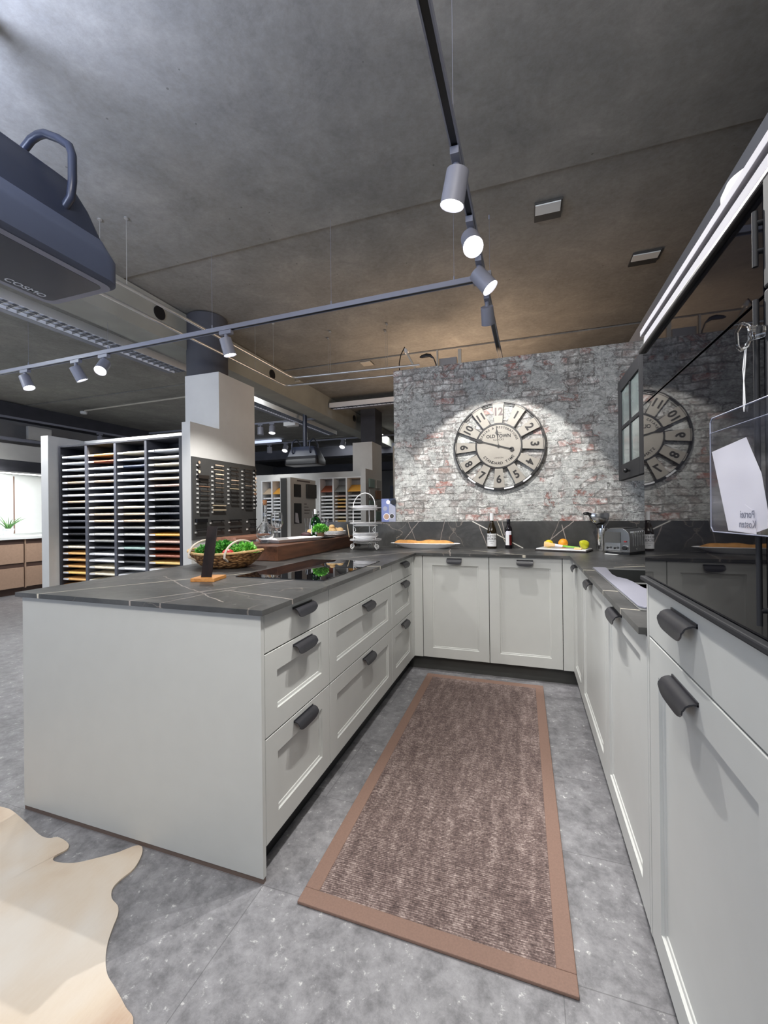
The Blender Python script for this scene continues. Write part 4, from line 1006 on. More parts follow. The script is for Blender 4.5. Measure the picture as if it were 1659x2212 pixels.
# pylon with black appliance faces
t = thing('display_pylon', 'white display pylon with a black front edge and dark squares on its side', 'display stand', (-2.68, 4.9, 0))
MB().box(-2.785, -2.60, 4.50, 5.32, 0, 1.80).build('body', 'wall_white', t, bevel=.004)
MB().box(-2.766, -2.665, 4.488, 4.4998, 0, 1.785).build('front_strip', 'board_dark', t)
MB().box(-2.5995, -2.585, 4.60, 4.80, 1.50, 1.70).build('dark_square', 'black_plastic', t)
MB().box(-2.5995, -2.560, 4.98, 5.28, 1.49, 1.72).build('dark_square', 'board_dark', t)
MB().box(-2.5995, -2.592, 4.60, 4.82, 1.08, 1.40).build('dark_square', 'black_plastic', t)
MB().add([(-2.591, 4.62, 1.10), (-2.591, 4.74, 1.08), (-2.591, 4.69, 1.24), (-2.591, 4.625, 1.25), (-2.587, 4.62, 1.10), (-2.587, 4.74, 1.08), (-2.587, 4.69, 1.24), (-2.587, 4.625, 1.25)], [(0, 1, 2, 3), (7, 6, 5, 4), (0, 4, 5, 1), (1, 5, 6, 2), (2, 6, 7, 3), (3, 7, 4, 0)]).build('paper_tag', 'paper', t)
m = MB()
for i, (a, b) in enumerate(((0, .08), (0, .14), (0, .19), (0, .16))): m.box(-2.5995, -2.597, 4.92+a, 4.92+b, 1.385-.05*i, 1.397-.05*i)
m.box(-2.5995, -2.597, 4.70, 5.12, 1.748, 1.772)
m.build('printed_lines', 'text_brown', t)
tag(MB().box(-1.55, -1.45, 6.45, 6.9, 0, 2.50).build('wood_panel', 'wall_beige'), 'tall narrow beige panel standing just left of the brick wall', 'panel')
tag(MB().box(-1.76, -1.60, 6.9, 6.95, 0, 1.78).build('blue_board', 'blue_panel'), 'dark blue upright board seen left of the brick wall', 'board')

# ================================================================ HANDLE BOARD
tag(MB().box(-1.8555, -1.842, 1.674, 2.562, 1.022, 1.734).build('handle_board', 'board_dark', bevel=.001), 'dark display board for cabinet handles on the beige wall', 'display board')
ys = [1.722, 1.905, 2.120, 2.330, 2.520]
def hsample(kind, y, z, col, lab):
    t = thing('handle_sample', lab, 'cabinet handle', (-1.8418, y, z), 'sample handles on the dark board')
    X0 = -1.8418
    if kind == 'bar':
        m = MB().box(X0+.018, X0+.026, y+.022, y+.135, z+.012, z+.020).box(X0, X0+.018, y+.030, y+.036, z+.013, z+.019).box(X0, X0+.018, y+.121, y+.127, z+.013, z+.019)
    elif kind == 'knob': m = MB().cyl((X0, y+.015, z+.020), (X0+.020, y+.015, z+.020), .008, .013, 12)
    elif kind == 'cup': m = MB().box(X0, X0+.024, y, y+.13, z+.004, z+.034)
    elif kind == 'long': m = MB().box(X0+.010, X0+.020, y, y+.17, z+.010, z+.020).box(X0, X0+.010, y+.02, y+.03, z+.010, z+.020).box(X0, X0+.010, y+.14, y+.15, z+.010, z+.020)
    m.build('grip', col, t)
    MB().box(X0, X0+.006, y-.004, y+.018, z-.012, z+.002).build('number_tag', 'wall_white', t)
RW = ['top row', 'second row', 'third row', 'fourth row', 'fifth row', 'sixth row', 'seventh row', 'eighth row', 'ninth row', 'tenth row', 'eleventh row']
CLN = ['first', 'second', 'third', 'fourth', 'fifth']
kinds = [['knob', 'knob', 'knob', 'cup', 'bar', 'bar', 'bar', 'bar', 'bar', 'bar', 'bar'], ['bar']*9+['long', 'long'], ['bar']*9, ['bar']*10, ['knob']*10]
cols = [['steel', 'black_plastic', 'steel', 'black_plastic', 'black_plastic', 'crate_brown', 'steel', 'steel', 'steel', 'steel', 'steel'], ['steel', 'bone', 'steel', 'steel', 'steel', 'steel', 'steel', 'steel', 'steel', 'bone', 'bone'], ['black_plastic', 'black_plastic', 'black_plastic', 'steel', 'steel', 'bone', 'black_plastic', 'black_plastic', 'steel'], ['black_plastic', 'black_plastic', 'black_plastic', 'black_plastic', 'steel', 'black_plastic', 'steel', 'steel', 'black_plastic', 'black_plastic'], ['black_plastic', 'black_plastic', 'steel', 'steel', 'steel', 'bone', 'crate_brown', 'steel', 'black_plastic', 'steel']]
cword = {'steel': 'silver', 'black_plastic': 'black', 'bone': 'pale wooden', 'crate_brown': 'brown'}
kword = {'bar': 'bar handle', 'knob': 'knob', 'cup': 'cup handle', 'long': 'long handle'}
for c in range(5):
    for k in range(len(kinds[c])):
        y = ys[c]; z = 1.668-.0405*k
        if c == 4 and kinds[c][k] == 'bar': continue
        hsample(kinds[c][k], y, z, cols[c][k], '%s %s, %s, %s column on the dark handle board' % (cword[cols[c][k]], kword[kinds[c][k]], RW[k], CLN[c]))
for r_, z in ((0, 1.165), (1, 1.088)):
    for c, (y, kd) in enumerate(((1.70, 'cup' if r_ == 0 else 'long'), (1.88, 'long'), (2.13, 'long'), (2.40, 'bar'))):
        hsample(kd, y, z, 'black_plastic' if c < 3 or r_ == 0 else 'steel', '%s handle, %s on the %s of the dark board' % ('black' if c < 3 or r_ == 0 else 'silver', CLN[c], 'lowest row' if r_ else 'row above the lowest'))
# wooden shelf under the handle board
t = thing('wall_shelf', 'wooden shelf on the beige wall below the handle board, behind the basket', 'shelf', (-1.72, 2.1, .985))
MB().box(-1.8555, -1.62, 1.95, 2.54, .990, 1.028).build('board', 'walnut_top', t, bevel=.003)

# ================================================================ LEFT BACKGROUND KITCHEN
struct('wall_kitchen_left', MB().box(-7.46, -7.40, 1.6, 8.0, 0, 1.945), 'fridge_white', loc=(0, 0, 0))
def beige_unit(y0, y1, label):
    t = thing('base_unit', label, 'cabinet', (-7.05, (y0+y1)/2, 0))
    MB().box(-7.39, -6.80, y0+.002, y1-.002, .10, .875).build('body', 'beige_dark', t)
    MB().box(-7.39, -6.86, y0+.002, y1-.002, 0, .099).build('plinth', 'beige_dark', t)
    for (a, b) in ((.115, .43), (.50, .80)):
        MB().box(-6.80, -6.78, y0+.022, y1-.012, a, b).build('drawer_front', 'beige_door', t, bevel=.002)
    MB().box(-6.80, -6.775, y0+.004, y0+.018, .10, .87).build('edge_strip', 'beige_door', t)
beige_unit(1.9, 2.62, 'beige wood drawer unit at the left photo edge in the background kitchen')
beige_unit(2.62, 3.36, 'beige wood drawer unit under the potted aloe in the background kitchen')
beige_unit(3.36, 4.10, 'beige wood drawer unit nearest the white alcove in the background kitchen')
tag(MB().box(-7.39, -6.74, 1.88, 5.0, .878, .918).build('background_worktop', 'fridge_white', bevel=.002), 'white worktop of the beige background kitchen at the left', 'worktop')
t = thing('wall_panel', 'glossy white wall panelling with thin brown joints behind the aloe', 'wall panel', (-7.395, 3.2, .92))
for (a, b) in ((1.9, 3.56), (3.585, 5.0)): MB().box(-7.399, -7.385, a, b, .95, 1.92).build('panel', 'fridge_white', t)
MB().box(-7.399, -7.390, 3.56, 3.585, .95, 1.92).build('joint', 'rug_border', t)
t = thing('light_strip', 'bright slim light strip above the white panelling at the left', 'light', (-7.2, 3.2, 1.93))
MB().box(-7.39, -7.02, 1.9, 5.0, 1.946, 1.97).build('housing', 'wall_white', t)
MB().box(-7.09, -7.03, 1.9, 5.0, 1.934, 1.9455).build('diffuser', 'led', t)
area('strip_light', (-7.06, 3.3, 1.93), (-.35, 0, -1), 38, .06, 3.0)
def aloe(loc, label):
    t = thing('potted_aloe', label, 'plant', loc); x, y, z = loc
    MB().lathe([(0, 0), (.055, 0), (.068, .10), (.074, .105), (.072, .13), (.062, .13), (.060, .10), (0, .10)], loc, 20).build('pot', 'porcelain', t, smooth=True)
    m = MB(); R = random.Random(3)
    for i in range(15):
        a = 2*PI*i/15*2.4; lean = .10+.13*(i % 5)/4; L = .20+.06*R.random(); pts = []
        for j in range(6):
            s_ = j/5; pts.append((x+math.cos(a)*(.015+lean*s_**1.4), y+math.sin(a)*(.015+lean*s_**1.4), z+.11+L*s_-.03*s_*s_*lean*8))
        m.tube(pts, [.013, .014, .012, .009, .006, .001], 6, flat=.5)
    m.build('leaves', 'aloe', t, smooth=True)
aloe((-6.92, 3.22, .9185), 'small spiky aloe in a white pot on the background worktop')
aloe((-6.92, 2.72, .9185), 'potted aloe mostly cut off by the left photo edge')
track_lamp('small grey spotlight low on the far left wall rail', (-7.56, 4.55, 2.55), (.1, .1, -1), False, 0, 60, 'background spotlights', (0, 1, 0))
track_lamp('grey spotlight above the left end of the white alcove', (-7.12, 4.9, 2.86), (.4, -.2, -1), False, 0, 60, 'background spotlights', (0, 1, 0))
# background tracks with lit heads, far behind the alcove
for (x0, y0, x1, y1, z, lab) in ((-7.0, 5.95, -2.4, 6.0, 3.02, 'far grey track carrying spotlights above the display pylon'), (-7.2, 7.6, -1.6, 7.65, 2.92, 'farthest grey track with spotlights in the dark background'), (-7.3, 1.6, -6.9, 9.0, 2.86, 'grey rail running along the far left side of the ceiling')):
    track('light_track', (x0, y0, z), (x1, y1, z), lab)
for i, (x, y, z, d, lit, lab) in enumerate((
    (-4.15, 5.97, 3.02, (0, 0, -1), False, 'unlit white spotlight just right of the tall cladding'),
    (-3.88, 5.97, 3.02, (.1, -.25, -1), True, 'bright spotlight just right of the tall cladding, highest of the distant ones'),
    (-5.05, 7.62, 2.92, (0, 0, -1), False, 'unlit spotlight low on the farthest track, left one'),
    (-4.60, 7.62, 2.92, (.1, -.6, -1), True, 'bright distant spotlight left of the far cooker hood'),
    (-3.10, 7.62, 2.92, (0, -.6, -1), True, 'bright distant spotlight right of the far cooker hood'))):
    track_lamp(lab, (x, y, z), d, lit, 30 if lit else 0, 80, 'distant spotlights', (1, 0, 0), rad=.062, L=.15)
tag(MB().box(-3.62, -3.36, 5.95, 6.1, 2.94, 3.018).build('white_projector_box', 'white_paint', bevel=.01), 'small white rectangular fitting on the far ceiling beside the bright spotlight', 'fitting')
for (a, b, z, lab) in (((-7.5, 9.0), (-1.2, 9.0), 2.75, 'wide dark duct crossing the far ceiling'), ((-7.5, 11.5), (-1.0, 11.5), 2.6, 'second dark duct deeper in the far ceiling')):
    tag(MB().box(a[0], b[0], a[1], a[1]+.4, z, z+.25).build('ceiling_duct', 'conc_column'), lab, 'duct')
for i, (x0, x1, y, z) in enumerate(((-7.0, -5.4, 8.6, 3.18), (-5.0, -4.0, 10.5, 3.19))):
    tag(MB().box(x0, x1, y, y+.12, z, z+.05).build('tube_light', 'tube_glow'), '%s bluish tube light in the far dark background' % ['nearer', 'deeper'][i], 'tube light')

# ================================================================ THINGS ON THE PENINSULA
o = MB().box(-1.180, -.724, 1.228, 2.590, ZT+.0004, 1.020).build('butcher_block', 'walnut', loc=(0, 0, 0), bevel=.003)
tag(o, 'thick dark walnut block lying across the back of the peninsula', 'chopping block')
BZ = 1.0206
# stand with dark slat
t = thing('card_stand', 'tall dark wooden slat stuck in a small honey-coloured wood base', 'stand', (-.61, .47, ZT+.0004))
a = math.radians(14); ca, sa = math.cos(a), math.sin(a); bx = lambda u, v, z: (-.622+u*ca-v*sa, .470+u*sa+v*ca, z)
MB(bx).box(-.058, .058, -.066, .062, ZT+.0004, ZT+.016).build('base', 'honey_wood', t, bevel=.001)
MB(lambda u, v, z: bx(u+.0, v*1.0+(z-ZT)*0.28-.030, z)).box(-.026, .026, -.003, .003, ZT+.0165, ZT+.258).build('slat', 'dark_wood_slat', t, bevel=.0005)
# basket
bc = (-.878, .905, ZT+.0005)
t = thing('bread_basket', 'oval wicker basket with white rope handles, filled with green herbs', 'basket', bc)
t['label'] = 'oval wicker basket with pale handles on the peninsula, filled with herbs'
prof = [(0, 0), (.115, 0), (.15, .018), (.185, .05), (.208, .086), (.218, .094), (.205, .090), (.178, .054), (.14, .024), (0, .012)]
mb = MB().lathe(prof, bc, 44, 1.12, .80)
mb.build('bowl', 'wicker', t, smooth=True)
MB().tube([(bc[0]+.236*math.cos(2*PI*i/48), bc[1]+.168*math.sin(2*PI*i/48), bc[2]+.096+.008*math.cos(4*PI*i/48)) for i in range(49)], .0072, 8).build('rim', 'wicker_rim', t, smooth=True)
for s_ in (-1, 1):
    pts = []
    for j in range(15):
        th = PI*j/14; pts.append((bc[0]+s_*(.125), bc[1]-.02+.145*math.cos(th)*(1 if s_ < 0 else 1), bc[2]+.072+.090*math.sin(th)))
    pts = [(bc[0]+s_*.085, bc[1]-.055, bc[2]+.006), (bc[0]+s_*.105, bc[1]-.10, bc[2]+.04)]+pts[::-1]
    MB().tube(pts, .0062, 8).build('handle', 'wicker_handle', t, smooth=True)
R = random.Random(5)
for (x, y, z, rx, ry, rz, n, sz, mat, lab) in (
    (bc[0]-.135, bc[1]+.00, bc[2]+.075, .065, .085, .055, 420, .022, 'leaf_dark', 'dark leafy bunch at the left end of the wicker basket'),
    (bc[0]-.005, bc[1]-.01, bc[2]+.090, .085, .085, .068, 900, .022, 'leaf_dark', 'big curly parsley bunch in the middle of the wicker basket'),
    (bc[0]+.115, bc[1]+.03, bc[2]+.085, .068, .075, .062, 700, .020, 'leaf_light', 'bright green dill-like bunch at the right end of the wicker basket')):
    tag(MB().leaves((x, y, z), rx, ry, rz, n, sz, R).ball((x, y, z-.01), .045, 12, rx/.07, ry/.07, .8).build('herb_bunch', mat), lab, 'herbs', 'herb bunches in the basket')
tag(MB().ball((bc[0]+.085, bc[1]-.085, bc[2]+.092), .030, 18, 1.15, 1, .8).build('tomato', 'red', smooth=True), 'red round vegetable at the front rim of the wicker basket', 'vegetable')
# carafe with cork
c0 = (-.990, 1.475, BZ)
t = thing('glass_carafe', 'clear long-necked glass carafe with a cork on the walnut block', 'carafe', c0)
MB().lathe([(0, .001), (.032, .001), (.040, .012), (.060, .045), (.066, .075), (.060, .105), (.035, .135), (.018, .160), (.0155, .20), (.0155, .285), (.020, .292), (.0175, .292), (.0130, .284), (.0130, .20), (.0155, .162), (.032, .137), (.0565, .104), (.0625, .075), (.0565, .047), (.037, .016), (0, .008)], c0, 32).build('bottle', 'glass', t, smooth=True)
MB().cyl((c0[0], c0[1], BZ+.282), (c0[0], c0[1], BZ+.318), .0120, .0175, 18).build('cork', 'cork', t)
# wine glass
c0 = (-1.035, 1.70, BZ)
t = thing('wine_glass', 'large clear stemmed glass standing behind the corked carafe', 'glass', c0)
MB().lathe([(0, 0), (.036, .001), (.036, .003), (.006, .010), (.0045, .075), (.010, .085), (.038, .108), (.050, .145), (.047, .19), (.042, .225), (.0408, .225), (.0456, .19), (.0482, .145), (.0365, .110), (.008, .088), (0, .086)], c0, 30).build('bowl', 'glass', t, smooth=True)
# white tray
t = thing('serving_tray', 'long white ceramic tray lying on the walnut block', 'tray', (-.90, 1.75, BZ))
f = frame_fn((-.905, 1.70, BZ), Vector((.26, .965, 0)).normalized(), Vector((-.965, .26, 0)).normalized(), (0, 0, 1)); fn = lambda a, b, c: tuple(f(a, b, c))
m = MB(fn); P0 = [(-.21, -.095), (.21, -.095), (.21, .095), (-.21, .095)]; P1 = [(-.245, -.125), (.245, -.125), (.245, .125), (-.245, .125)]; P2 = [(-.235, -.115), (.235, -.115), (.235, .115), (-.235, .115)]; P3 = [(-.20, -.085), (.20, -.085), (.20, .085), (-.20, .085)]
vs = [(a, b, .001) for a, b in P0]+[(a, b, .026) for a, b in P1]+[(a, b, .026) for a, b in P2]+[(a, b, .006) for a, b in P3]
fs = [(3, 2, 1, 0), (12, 13, 14, 15)]
for k in range(3):
    for i in range(4): j = (i+1) % 4; fs.append((k*4+i, k*4+j, k*4+4+j, k*4+4+i))
m.add(vs, fs).build('tray', 'porcelain', t, bevel=.003)
t['category'] = 'tray'
def plate_prof(r, h=.018): return [(0, 0), (r*.58, 0), (r*.62, .003), (r*.97, h), (r, h+.002), (r*.97, h+.004), (r*.60, .0065), (0, .0055)]
def plate(loc, r, label, group, sx=1, sy=1, h=.018, mat='porcelain', cat='plate', name='plate'):
    o = MB().lathe(plate_prof(r, h), (0, 0, 0), 36, sx, sy).build(name, mat, loc=(0, 0, 0), smooth=True); o.location = loc
    return tag(o, label, cat, group)
plate((-1.105, 2.345, BZ), .068, 'small white plate with a pale fruit at the back of the walnut block', 'white plates')
tag(MB().ball((-1.085, 2.345, BZ+.040), .030, 16, 1.2, 1, 1).build('pale_fruit', 'melon', smooth=True), 'pale yellow fruit on the small plate beside the green bottle', 'fruit')
tag(MB().ball((-1.06, 2.215, BZ+.0235), .034, 18, 1.6, .95, .68).build('dark_fruit', 'fig', smooth=True), 'dark brownish oval fruit in front of the green bottle', 'fruit')
# slate plate with gin bottle, herb and garlic
plate((-.865, 2.13, BZ), .125, 'dark round slate platter under the green bottle and the herb pot', 'dark platter', h=.008, mat='slate_plate', cat='platter', name='slate_platter')
c0 = (-.930, 2.155, BZ+.0065)
t = thing('green_bottle', 'green glass bottle with white cap and white labels on the slate platter', 'bottle', c0)
MB().lathe([(0, 0), (.040, .001), (.043, .006), (.043, .125), (.040, .150), (.030, .172), (.017, .182), (.0135, .188), (.0135, .205), (0, .205)], c0, 28).build('glass', 'green_glass', t, smooth=True)
MB().cyl((c0[0], c0[1], c0[2]+.203), (c0[0], c0[1], c0[2]+.248), .0150, n=20).build('cap', 'white_paint', t)
for a0 in (-2.35, -.95):
    vs = []
    for i in range(7):
        a = a0+.75*i/6-.35
        for z in (.025, .105): vs.append((c0[0]+.0436*math.cos(a), c0[1]+.0436*math.sin(a), c0[2]+z))
    MB().add(vs, [(i*2, i*2+2, i*2+3, i*2+1) for i in range(6)]).build('label', 'white_paint', t)
c0 = (-.838, 2.065, BZ+.0065)
t = thing('potted_herb', 'small bright green curly herb in a dark pot on the slate platter', 'plant', c0)
MB().lathe([(0, 0), (.026, 0), (.034, .045), (.031, .045), (0, .040)], c0, 20).build('pot', 'crate_brown', t, smooth=True)
MB().leaves((c0[0], c0[1], c0[2]+.070), .066, .066, .045, 700, .018, R).build('leaves', 'leaf_light', t)
for i, (x, y) in enumerate(((-.885, 2.03), (-.865, 2.012))):
    tag(MB().ball((x, y, BZ+.017), .012, 12, 1, 1, .9).build('garlic_bulb', 'porcelain', smooth=True), 'small white bulb at the front of the slate platter, %s one' % ['left', 'right'][i], 'bulb', 'white bulbs on the platter')
# clear jugs behind
for (x, y, r, h, lab) in ((-1.19, 2.40, .036, .17, 'clear glass jug standing behind the dark fruit'), (-1.10, 2.48, .036, .235, 'tall clear drinking glass just left of the green bottle'), (-.955, 2.40, .030, .17, 'clear glass right of the green bottle behind the herb')):
    if x < -1.15: x = -1.14
    tag(MB().lathe([(0, 0), (r*.8, .001), (r*.85, .01), (r*.8, h*.5), (r, h), (r*.95, h), (r*.75, h*.5), (r*.78, .014), (0, .012)], (x, y, BZ), 26).build('drinking_glass', 'glass', smooth=True), lab, 'glass', 'clear glasses on the block')
for i in range(5):
    plate((-.87, 2.42, BZ+.0075*i), .105, 'white plate in the stack under the bread rolls, %s' % ['lowest one', 'second from below', 'middle one', 'second from the top', 'topmost one'][i], 'plates stacked under the rolls')
for i, (dx, dy, dz, k) in enumerate(((-.055, -.015, 0, 1.0), (.0, -.045, 0, .9), (.052, .0, 0, 1.0), (-.01, .035, .0, .95), (-.03, .00, .035, .8))):
    z = BZ+.0075*4+.0055+.024*k
    tag(MB().ball((-.87+dx, 2.42+dy, z+dz), .030*k, 14, 1.15, 1, .78).build('bread_roll', 'bun', smooth=True), 'small golden bread roll on the plate stack, %s' % ['left one', 'front one', 'right one', 'rear one', 'top one'][i], 'bread roll', 'bread rolls on the plates')
tag(MB().cyl((-.795, 2.54, 1.125), (-.628, 2.20, 1.0245), .0045, .0035, 8).build('wooden_stick', 'bone'), 'long pale wooden stick leaning beside the cake stand', 'stick')

# ================================================================ TIERED STAND
EX, EY = -.472, 2.19
t = thing('tiered_stand', 'white wire three-tier stand with an arched handle, holding plates', 'tiered stand', (EX, EY, ZT+.0004))
wx = .100
arch = [(EX-wx, EY-.03, 1.005)]+[(EX-wx, EY-.03, z) for z in (1.1, 1.2, 1.27)]+[(EX-wx*math.cos(PI*i/12), EY-.03+.03*math.sin(PI*i/12), 1.292+.115*math.sin(PI*i/12)) for i in range(13)]+[(EX+wx, EY-.03, z) for z in (1.27, 1.2, 1.1, 1.005)]
MB().tube(arch, .0036, 8).build('arched_frame', 'white_wire', t, smooth=True)
for (px, py) in ((-wx, -.03), (wx, -.03), (0, .095)):
    q = []
    for i in range(26):
        a = -PI/2+i*.36; r = .024*(1-.028*i); q.append((EX+px*1.08+r*math.cos(a)*(1 if px >= 0 else -1), EY+py, .9235+.0265+r*math.sin(a)))
    m = MB().tube([(EX+px, EY+py, .990), (EX+px, EY+py, .965), (EX+px*1.04, EY+py, .935)]+q, .0036, 7); m.build('scroll_foot', 'white_wire', t, smooth=True)
MB().tube([(EX, EY+.095, .98), (EX, EY+.095, 1.28)], .0036, 8).build('rear_post', 'white_wire', t, smooth=True)
for z in (.984, 1.128, 1.262):
    MB().tube([(EX+.104*math.cos(2*PI*i/40), EY+.104*math.sin(2*PI*i/40), z) for i in range(41)], .0032, 7).build('tier_ring', 'white_wire', t, smooth=True)
for s_ in (-1, 1):
    MB().tube([(EX+s_*wx, EY-.03, 1.115), (EX+s_*(wx-.018), EY-.03, 1.105), (EX+s_*(wx-.022), EY-.03, 1.085), (EX+s_*(wx-.008), EY-.03, 1.072), (EX+s_*(wx-.014), EY-.03, 1.060), (EX+s_*(wx-.02), EY-.03, 1.068)], .0028, 6).build('scroll_bracket', 'white_wire', t, smooth=True)
for (z, r, n, nm) in ((.9885, .138, 2, 'bottom'), (1.1325, .138, 2, 'middle'), (1.2665, .118, 3, 'top')):
    for i in range(n):
        plate((EX+.001, EY+.002, z+.0085*i), (.138 if (i == 0 or nm != 'top') else .105), 'white plate on the %s tier of the wire stand, %s' % (nm, ['lowest', 'next above it', 'uppermost'][i]), 'plates on the tiered stand', h=.012)
for i in range(3):
    tag(MB().lathe([(0, 0), (.05, 0), (.085, .014), (.112, .034), (.109, .036), (.08, .019), (.045, .006), (0, .006)], (EX, EY, .9885+.0170+.0110*i), 34).build('soup_bowl', 'porcelain', smooth=True), 'shallow white bowl in the stack on the bottom tier, %s' % ['lowest', 'middle', 'uppermost'][i], 'bowl', 'bowls on the tiered stand')

# ================================================================ THINGS BY THE BRICK WALL
t = thing('brochure', 'blue and grey leaflet with round pictures propped on the upstand', 'leaflet', (-.395, 2.60, 1.1505))
MB().box(-.465, -.325, 2.600, 2.6035, 1.1505, 1.368).build('sheet', 's_navy', t)
M['leaflet_blue'] = plain('leaflet_blue', (122, 134, 186), .5); M['leaflet_grey'] = plain('leaflet_grey', (160, 164, 184), .5)
MB().box(-.465, -.390, 2.5985, 2.5998, 1.1505, 1.368).build('blue_field', 'leaflet_blue', t)
MB().add([(-.39, 2.5986, 1.1505), (-.325, 2.5986, 1.1505), (-.325, 2.5986, 1.29), (-.39, 2.5986, 1.33)], [(0, 1, 2, 3)]).build('grey_field', 'leaflet_grey', t)
for (x, z, r, mt) in ((-.398, 1.335, .020, 'paper'), (-.343, 1.335, .026, 'black_plastic'), (-.415, 1.198, .032, 'paper'), (-.362, 1.203, .024, 'paper'), (-.362, 1.203, .021, 'board_dark'), (-.415, 1.198, .026, 'beige_door'), (-.428, 1.275, .022, 'leaflet_grey')):
    MB().cyl((x, 2.5984-.0004*(.05-r)*20, z), (x, 2.5984, z), r, n=24).build('round_picture', mt, t)
# oval plate with baguette
t = thing('oval_platter', 'long oval white platter under the baguette by the brick wall', 'platter', (-.012, 2.44, ZT+.0004))
MB().lathe([(0, 0), (.60, 0), (.66, .006), (.97, .040), (1.0, .042), (.97, .046), (.62, .014), (0, .010)], (-.012, 2.44, ZT+.0004), 56, .315, .085).build('platter', 'porcelain', t, smooth=True)
m = MB(); N = 40; vs = []; fs = []
for i in range(N+1):
    s_ = i/N; x = -.292+.55*s_; r = .036*min(1, (math.sin(PI*min(max(s_, .0), 1))*3.0)**.5)*(1+.10*math.sin(s_*23+1)); r = max(r, .004)
    for k in range(14): a = 2*PI*k/14; vs.append((x, 2.44+.004*math.sin(s_*9)+r*1.15*math.cos(a), ZT+.041+.004*math.sin(s_*12)+r*.80*math.sin(a)))
for i in range(N):
    for k in range(14): fs.append((i*14+k, i*14+(k+1) % 14, (i+1)*14+(k+1) % 14, (i+1)*14+k))
fs += [tuple(range(13, -1, -1)), tuple(range(N*14, N*14+14))]
tag(m.add(vs, fs).build('baguette', 'bread', smooth=True), 'long golden baguette lying on the oval white platter', 'bread')
# bottles
c0 = (.560, 2.52, ZT+.0004)
t = thing('wine_bottle', 'dark wine bottle with a white capsule and a white lettered label', 'bottle', c0)
MB().lathe([(0, 0), (.036, .001), (.040, .006), (.040, .135), (.038, .155), (.028, .190), (.017, .222), (.0145, .240), (.0145, .300), (0, .300)], c0, 30).build('glass', 'brown_glass', t, smooth=True)
MB().cyl((c0[0], c0[1], ZT+.238), (c0[0], c0[1], ZT+.303), .0158, n=22).build('capsule', 'white_paint', t)
def wrap(m, c0, r, a0, a1, z0, z1, n=16):
    vs = []
    for i in range(n+1):
        a = a0+(a1-a0)*i/n
        vs += [(c0[0]+r*math.sin(a), c0[1]-r*math.cos(a), z0), (c0[0]+r*math.sin(a), c0[1]-r*math.cos(a), z1)]
    return m.add(vs, [(i*2, i*2+2, i*2+3, i*2+1) for i in range(n)])
lb = wrap(MB(), c0, .0405, -1.35, 1.15, ZT+.020, ZT+.128).build('label', 'white_paint', t)
ctx = lambda z0, off=0: (lambda x, y, z: (c0[0]+(.0409+z)*math.sin(x/.0405+off), c0[1]-(.0409+z)*math.cos(x/.0405+off), z0+y))
m = MB().text('RICHTIG', .0265, ctx(ZT+.108), .0002, font_off=.0003).text('LECKER', .0265, ctx(ZT+.083), .0002, font_off=.0003)
m.text('WEISSWEIN', .009, ctx(ZT+.062), .0002).text('PFALZ', .007, ctx(ZT+.045), .0002)
m.build('lettering', 'text_black', lb)
c0 = (.697, 2.53, ZT+.0004)
t = thing('vinegar_bottle', 'slim dark bottle with a white and red label beside the wine bottle', 'bottle', c0)
MB().lathe([(0, 0), (.027, .001), (.029, .005), (.029, .160), (.026, .180), (.0165, .196), (.0150, .202), (.0150, .248), (0, .248)], c0, 28).build('glass', 'black_glass_bottle', t, smooth=True)
wrap(MB(), c0, .0294, -1.0, .2, ZT+.030, ZT+.140).build('label', 'white_paint', t)
wrap(MB(), c0, .0294, .2, 1.0, ZT+.030, ZT+.118).build('red_label', 'wine_red', t)
wrap(MB(), c0, .0300, -.7, .85, ZT+.118, ZT+.150).build('top_label', 'paper', t)
# fruit board
a = -.34; ca, sa = math.cos(a), math.sin(a); fb = lambda u, v, z: (1.118+u*ca-v*sa, 2.405+u*sa+v*ca, z)
t = thing('serving_board', 'white board with dark ends carrying the fruit near the toaster', 'board', (1.118, 2.405, ZT+.0004))
MB(fb).box(-.19, .19, -.105, .105, ZT+.0004, ZT+.012).build('dark_base', 'slate_plate', t, bevel=.003)
MB(fb).box(-.183, .183, -.103, .103, ZT+.0122, ZT+.021).build('white_top', 'porcelain', t, bevel=.002)
FZ = ZT+.0212
def fruit(nm, mat, p, r, sx, sz, lab):
    o = MB().lathe([(0, -r*sz*.99)]+[(r*math.cos(-PI/2+PI*i/12)*(1-.06*max(0, math.sin(-PI/2+PI*i/12))), r*sz*math.sin(-PI/2+PI*i/12)) for i in range(1, 12)]+[(0, r*sz*.98)], (0, 0, 0), 22).build(nm, mat, loc=(0, 0, 0), smooth=True)
    o.location = p; return tag(o, lab, 'fruit')
o = fruit('lemon', 'yellow', (1.012, 2.475, FZ+.030), .030, 1, 1.15, 'yellow lemon half hidden at the left of the fruit board'); o.rotation_euler = (0, 1.45, .4)
fruit('orange', 'orange', (1.118, 2.455, FZ+.036), .037, 1, .97, 'round orange in the middle of the fruit board')
o = MB().lathe([(0, -.030), (.020, -.028), (.034, -.010), (.035, .004), (.028, .022), (.017, .038), (.010, .048), (0, .052)], (0, 0, 0), 24).build('pear', 'pear', loc=(0, 0, 0), smooth=True); o.location = (1.262, 2.360, FZ+.033); o.rotation_euler = (.2, -1.05, .5); tag(o, 'yellow-green pear at the right end of the fruit board', 'fruit')
t = thing('kitchen_brush', 'tool with a green handle, white ferrule and clear fanned end on the fruit board', 'kitchen tool', (1.09, 2.35, FZ))
g0, g1, g2, g3 = fb(-.135, -.045, FZ+.030), fb(-.055, -.035, FZ+.024), fb(.00, -.030, FZ+.018), fb(.12, -.025, FZ+.010)
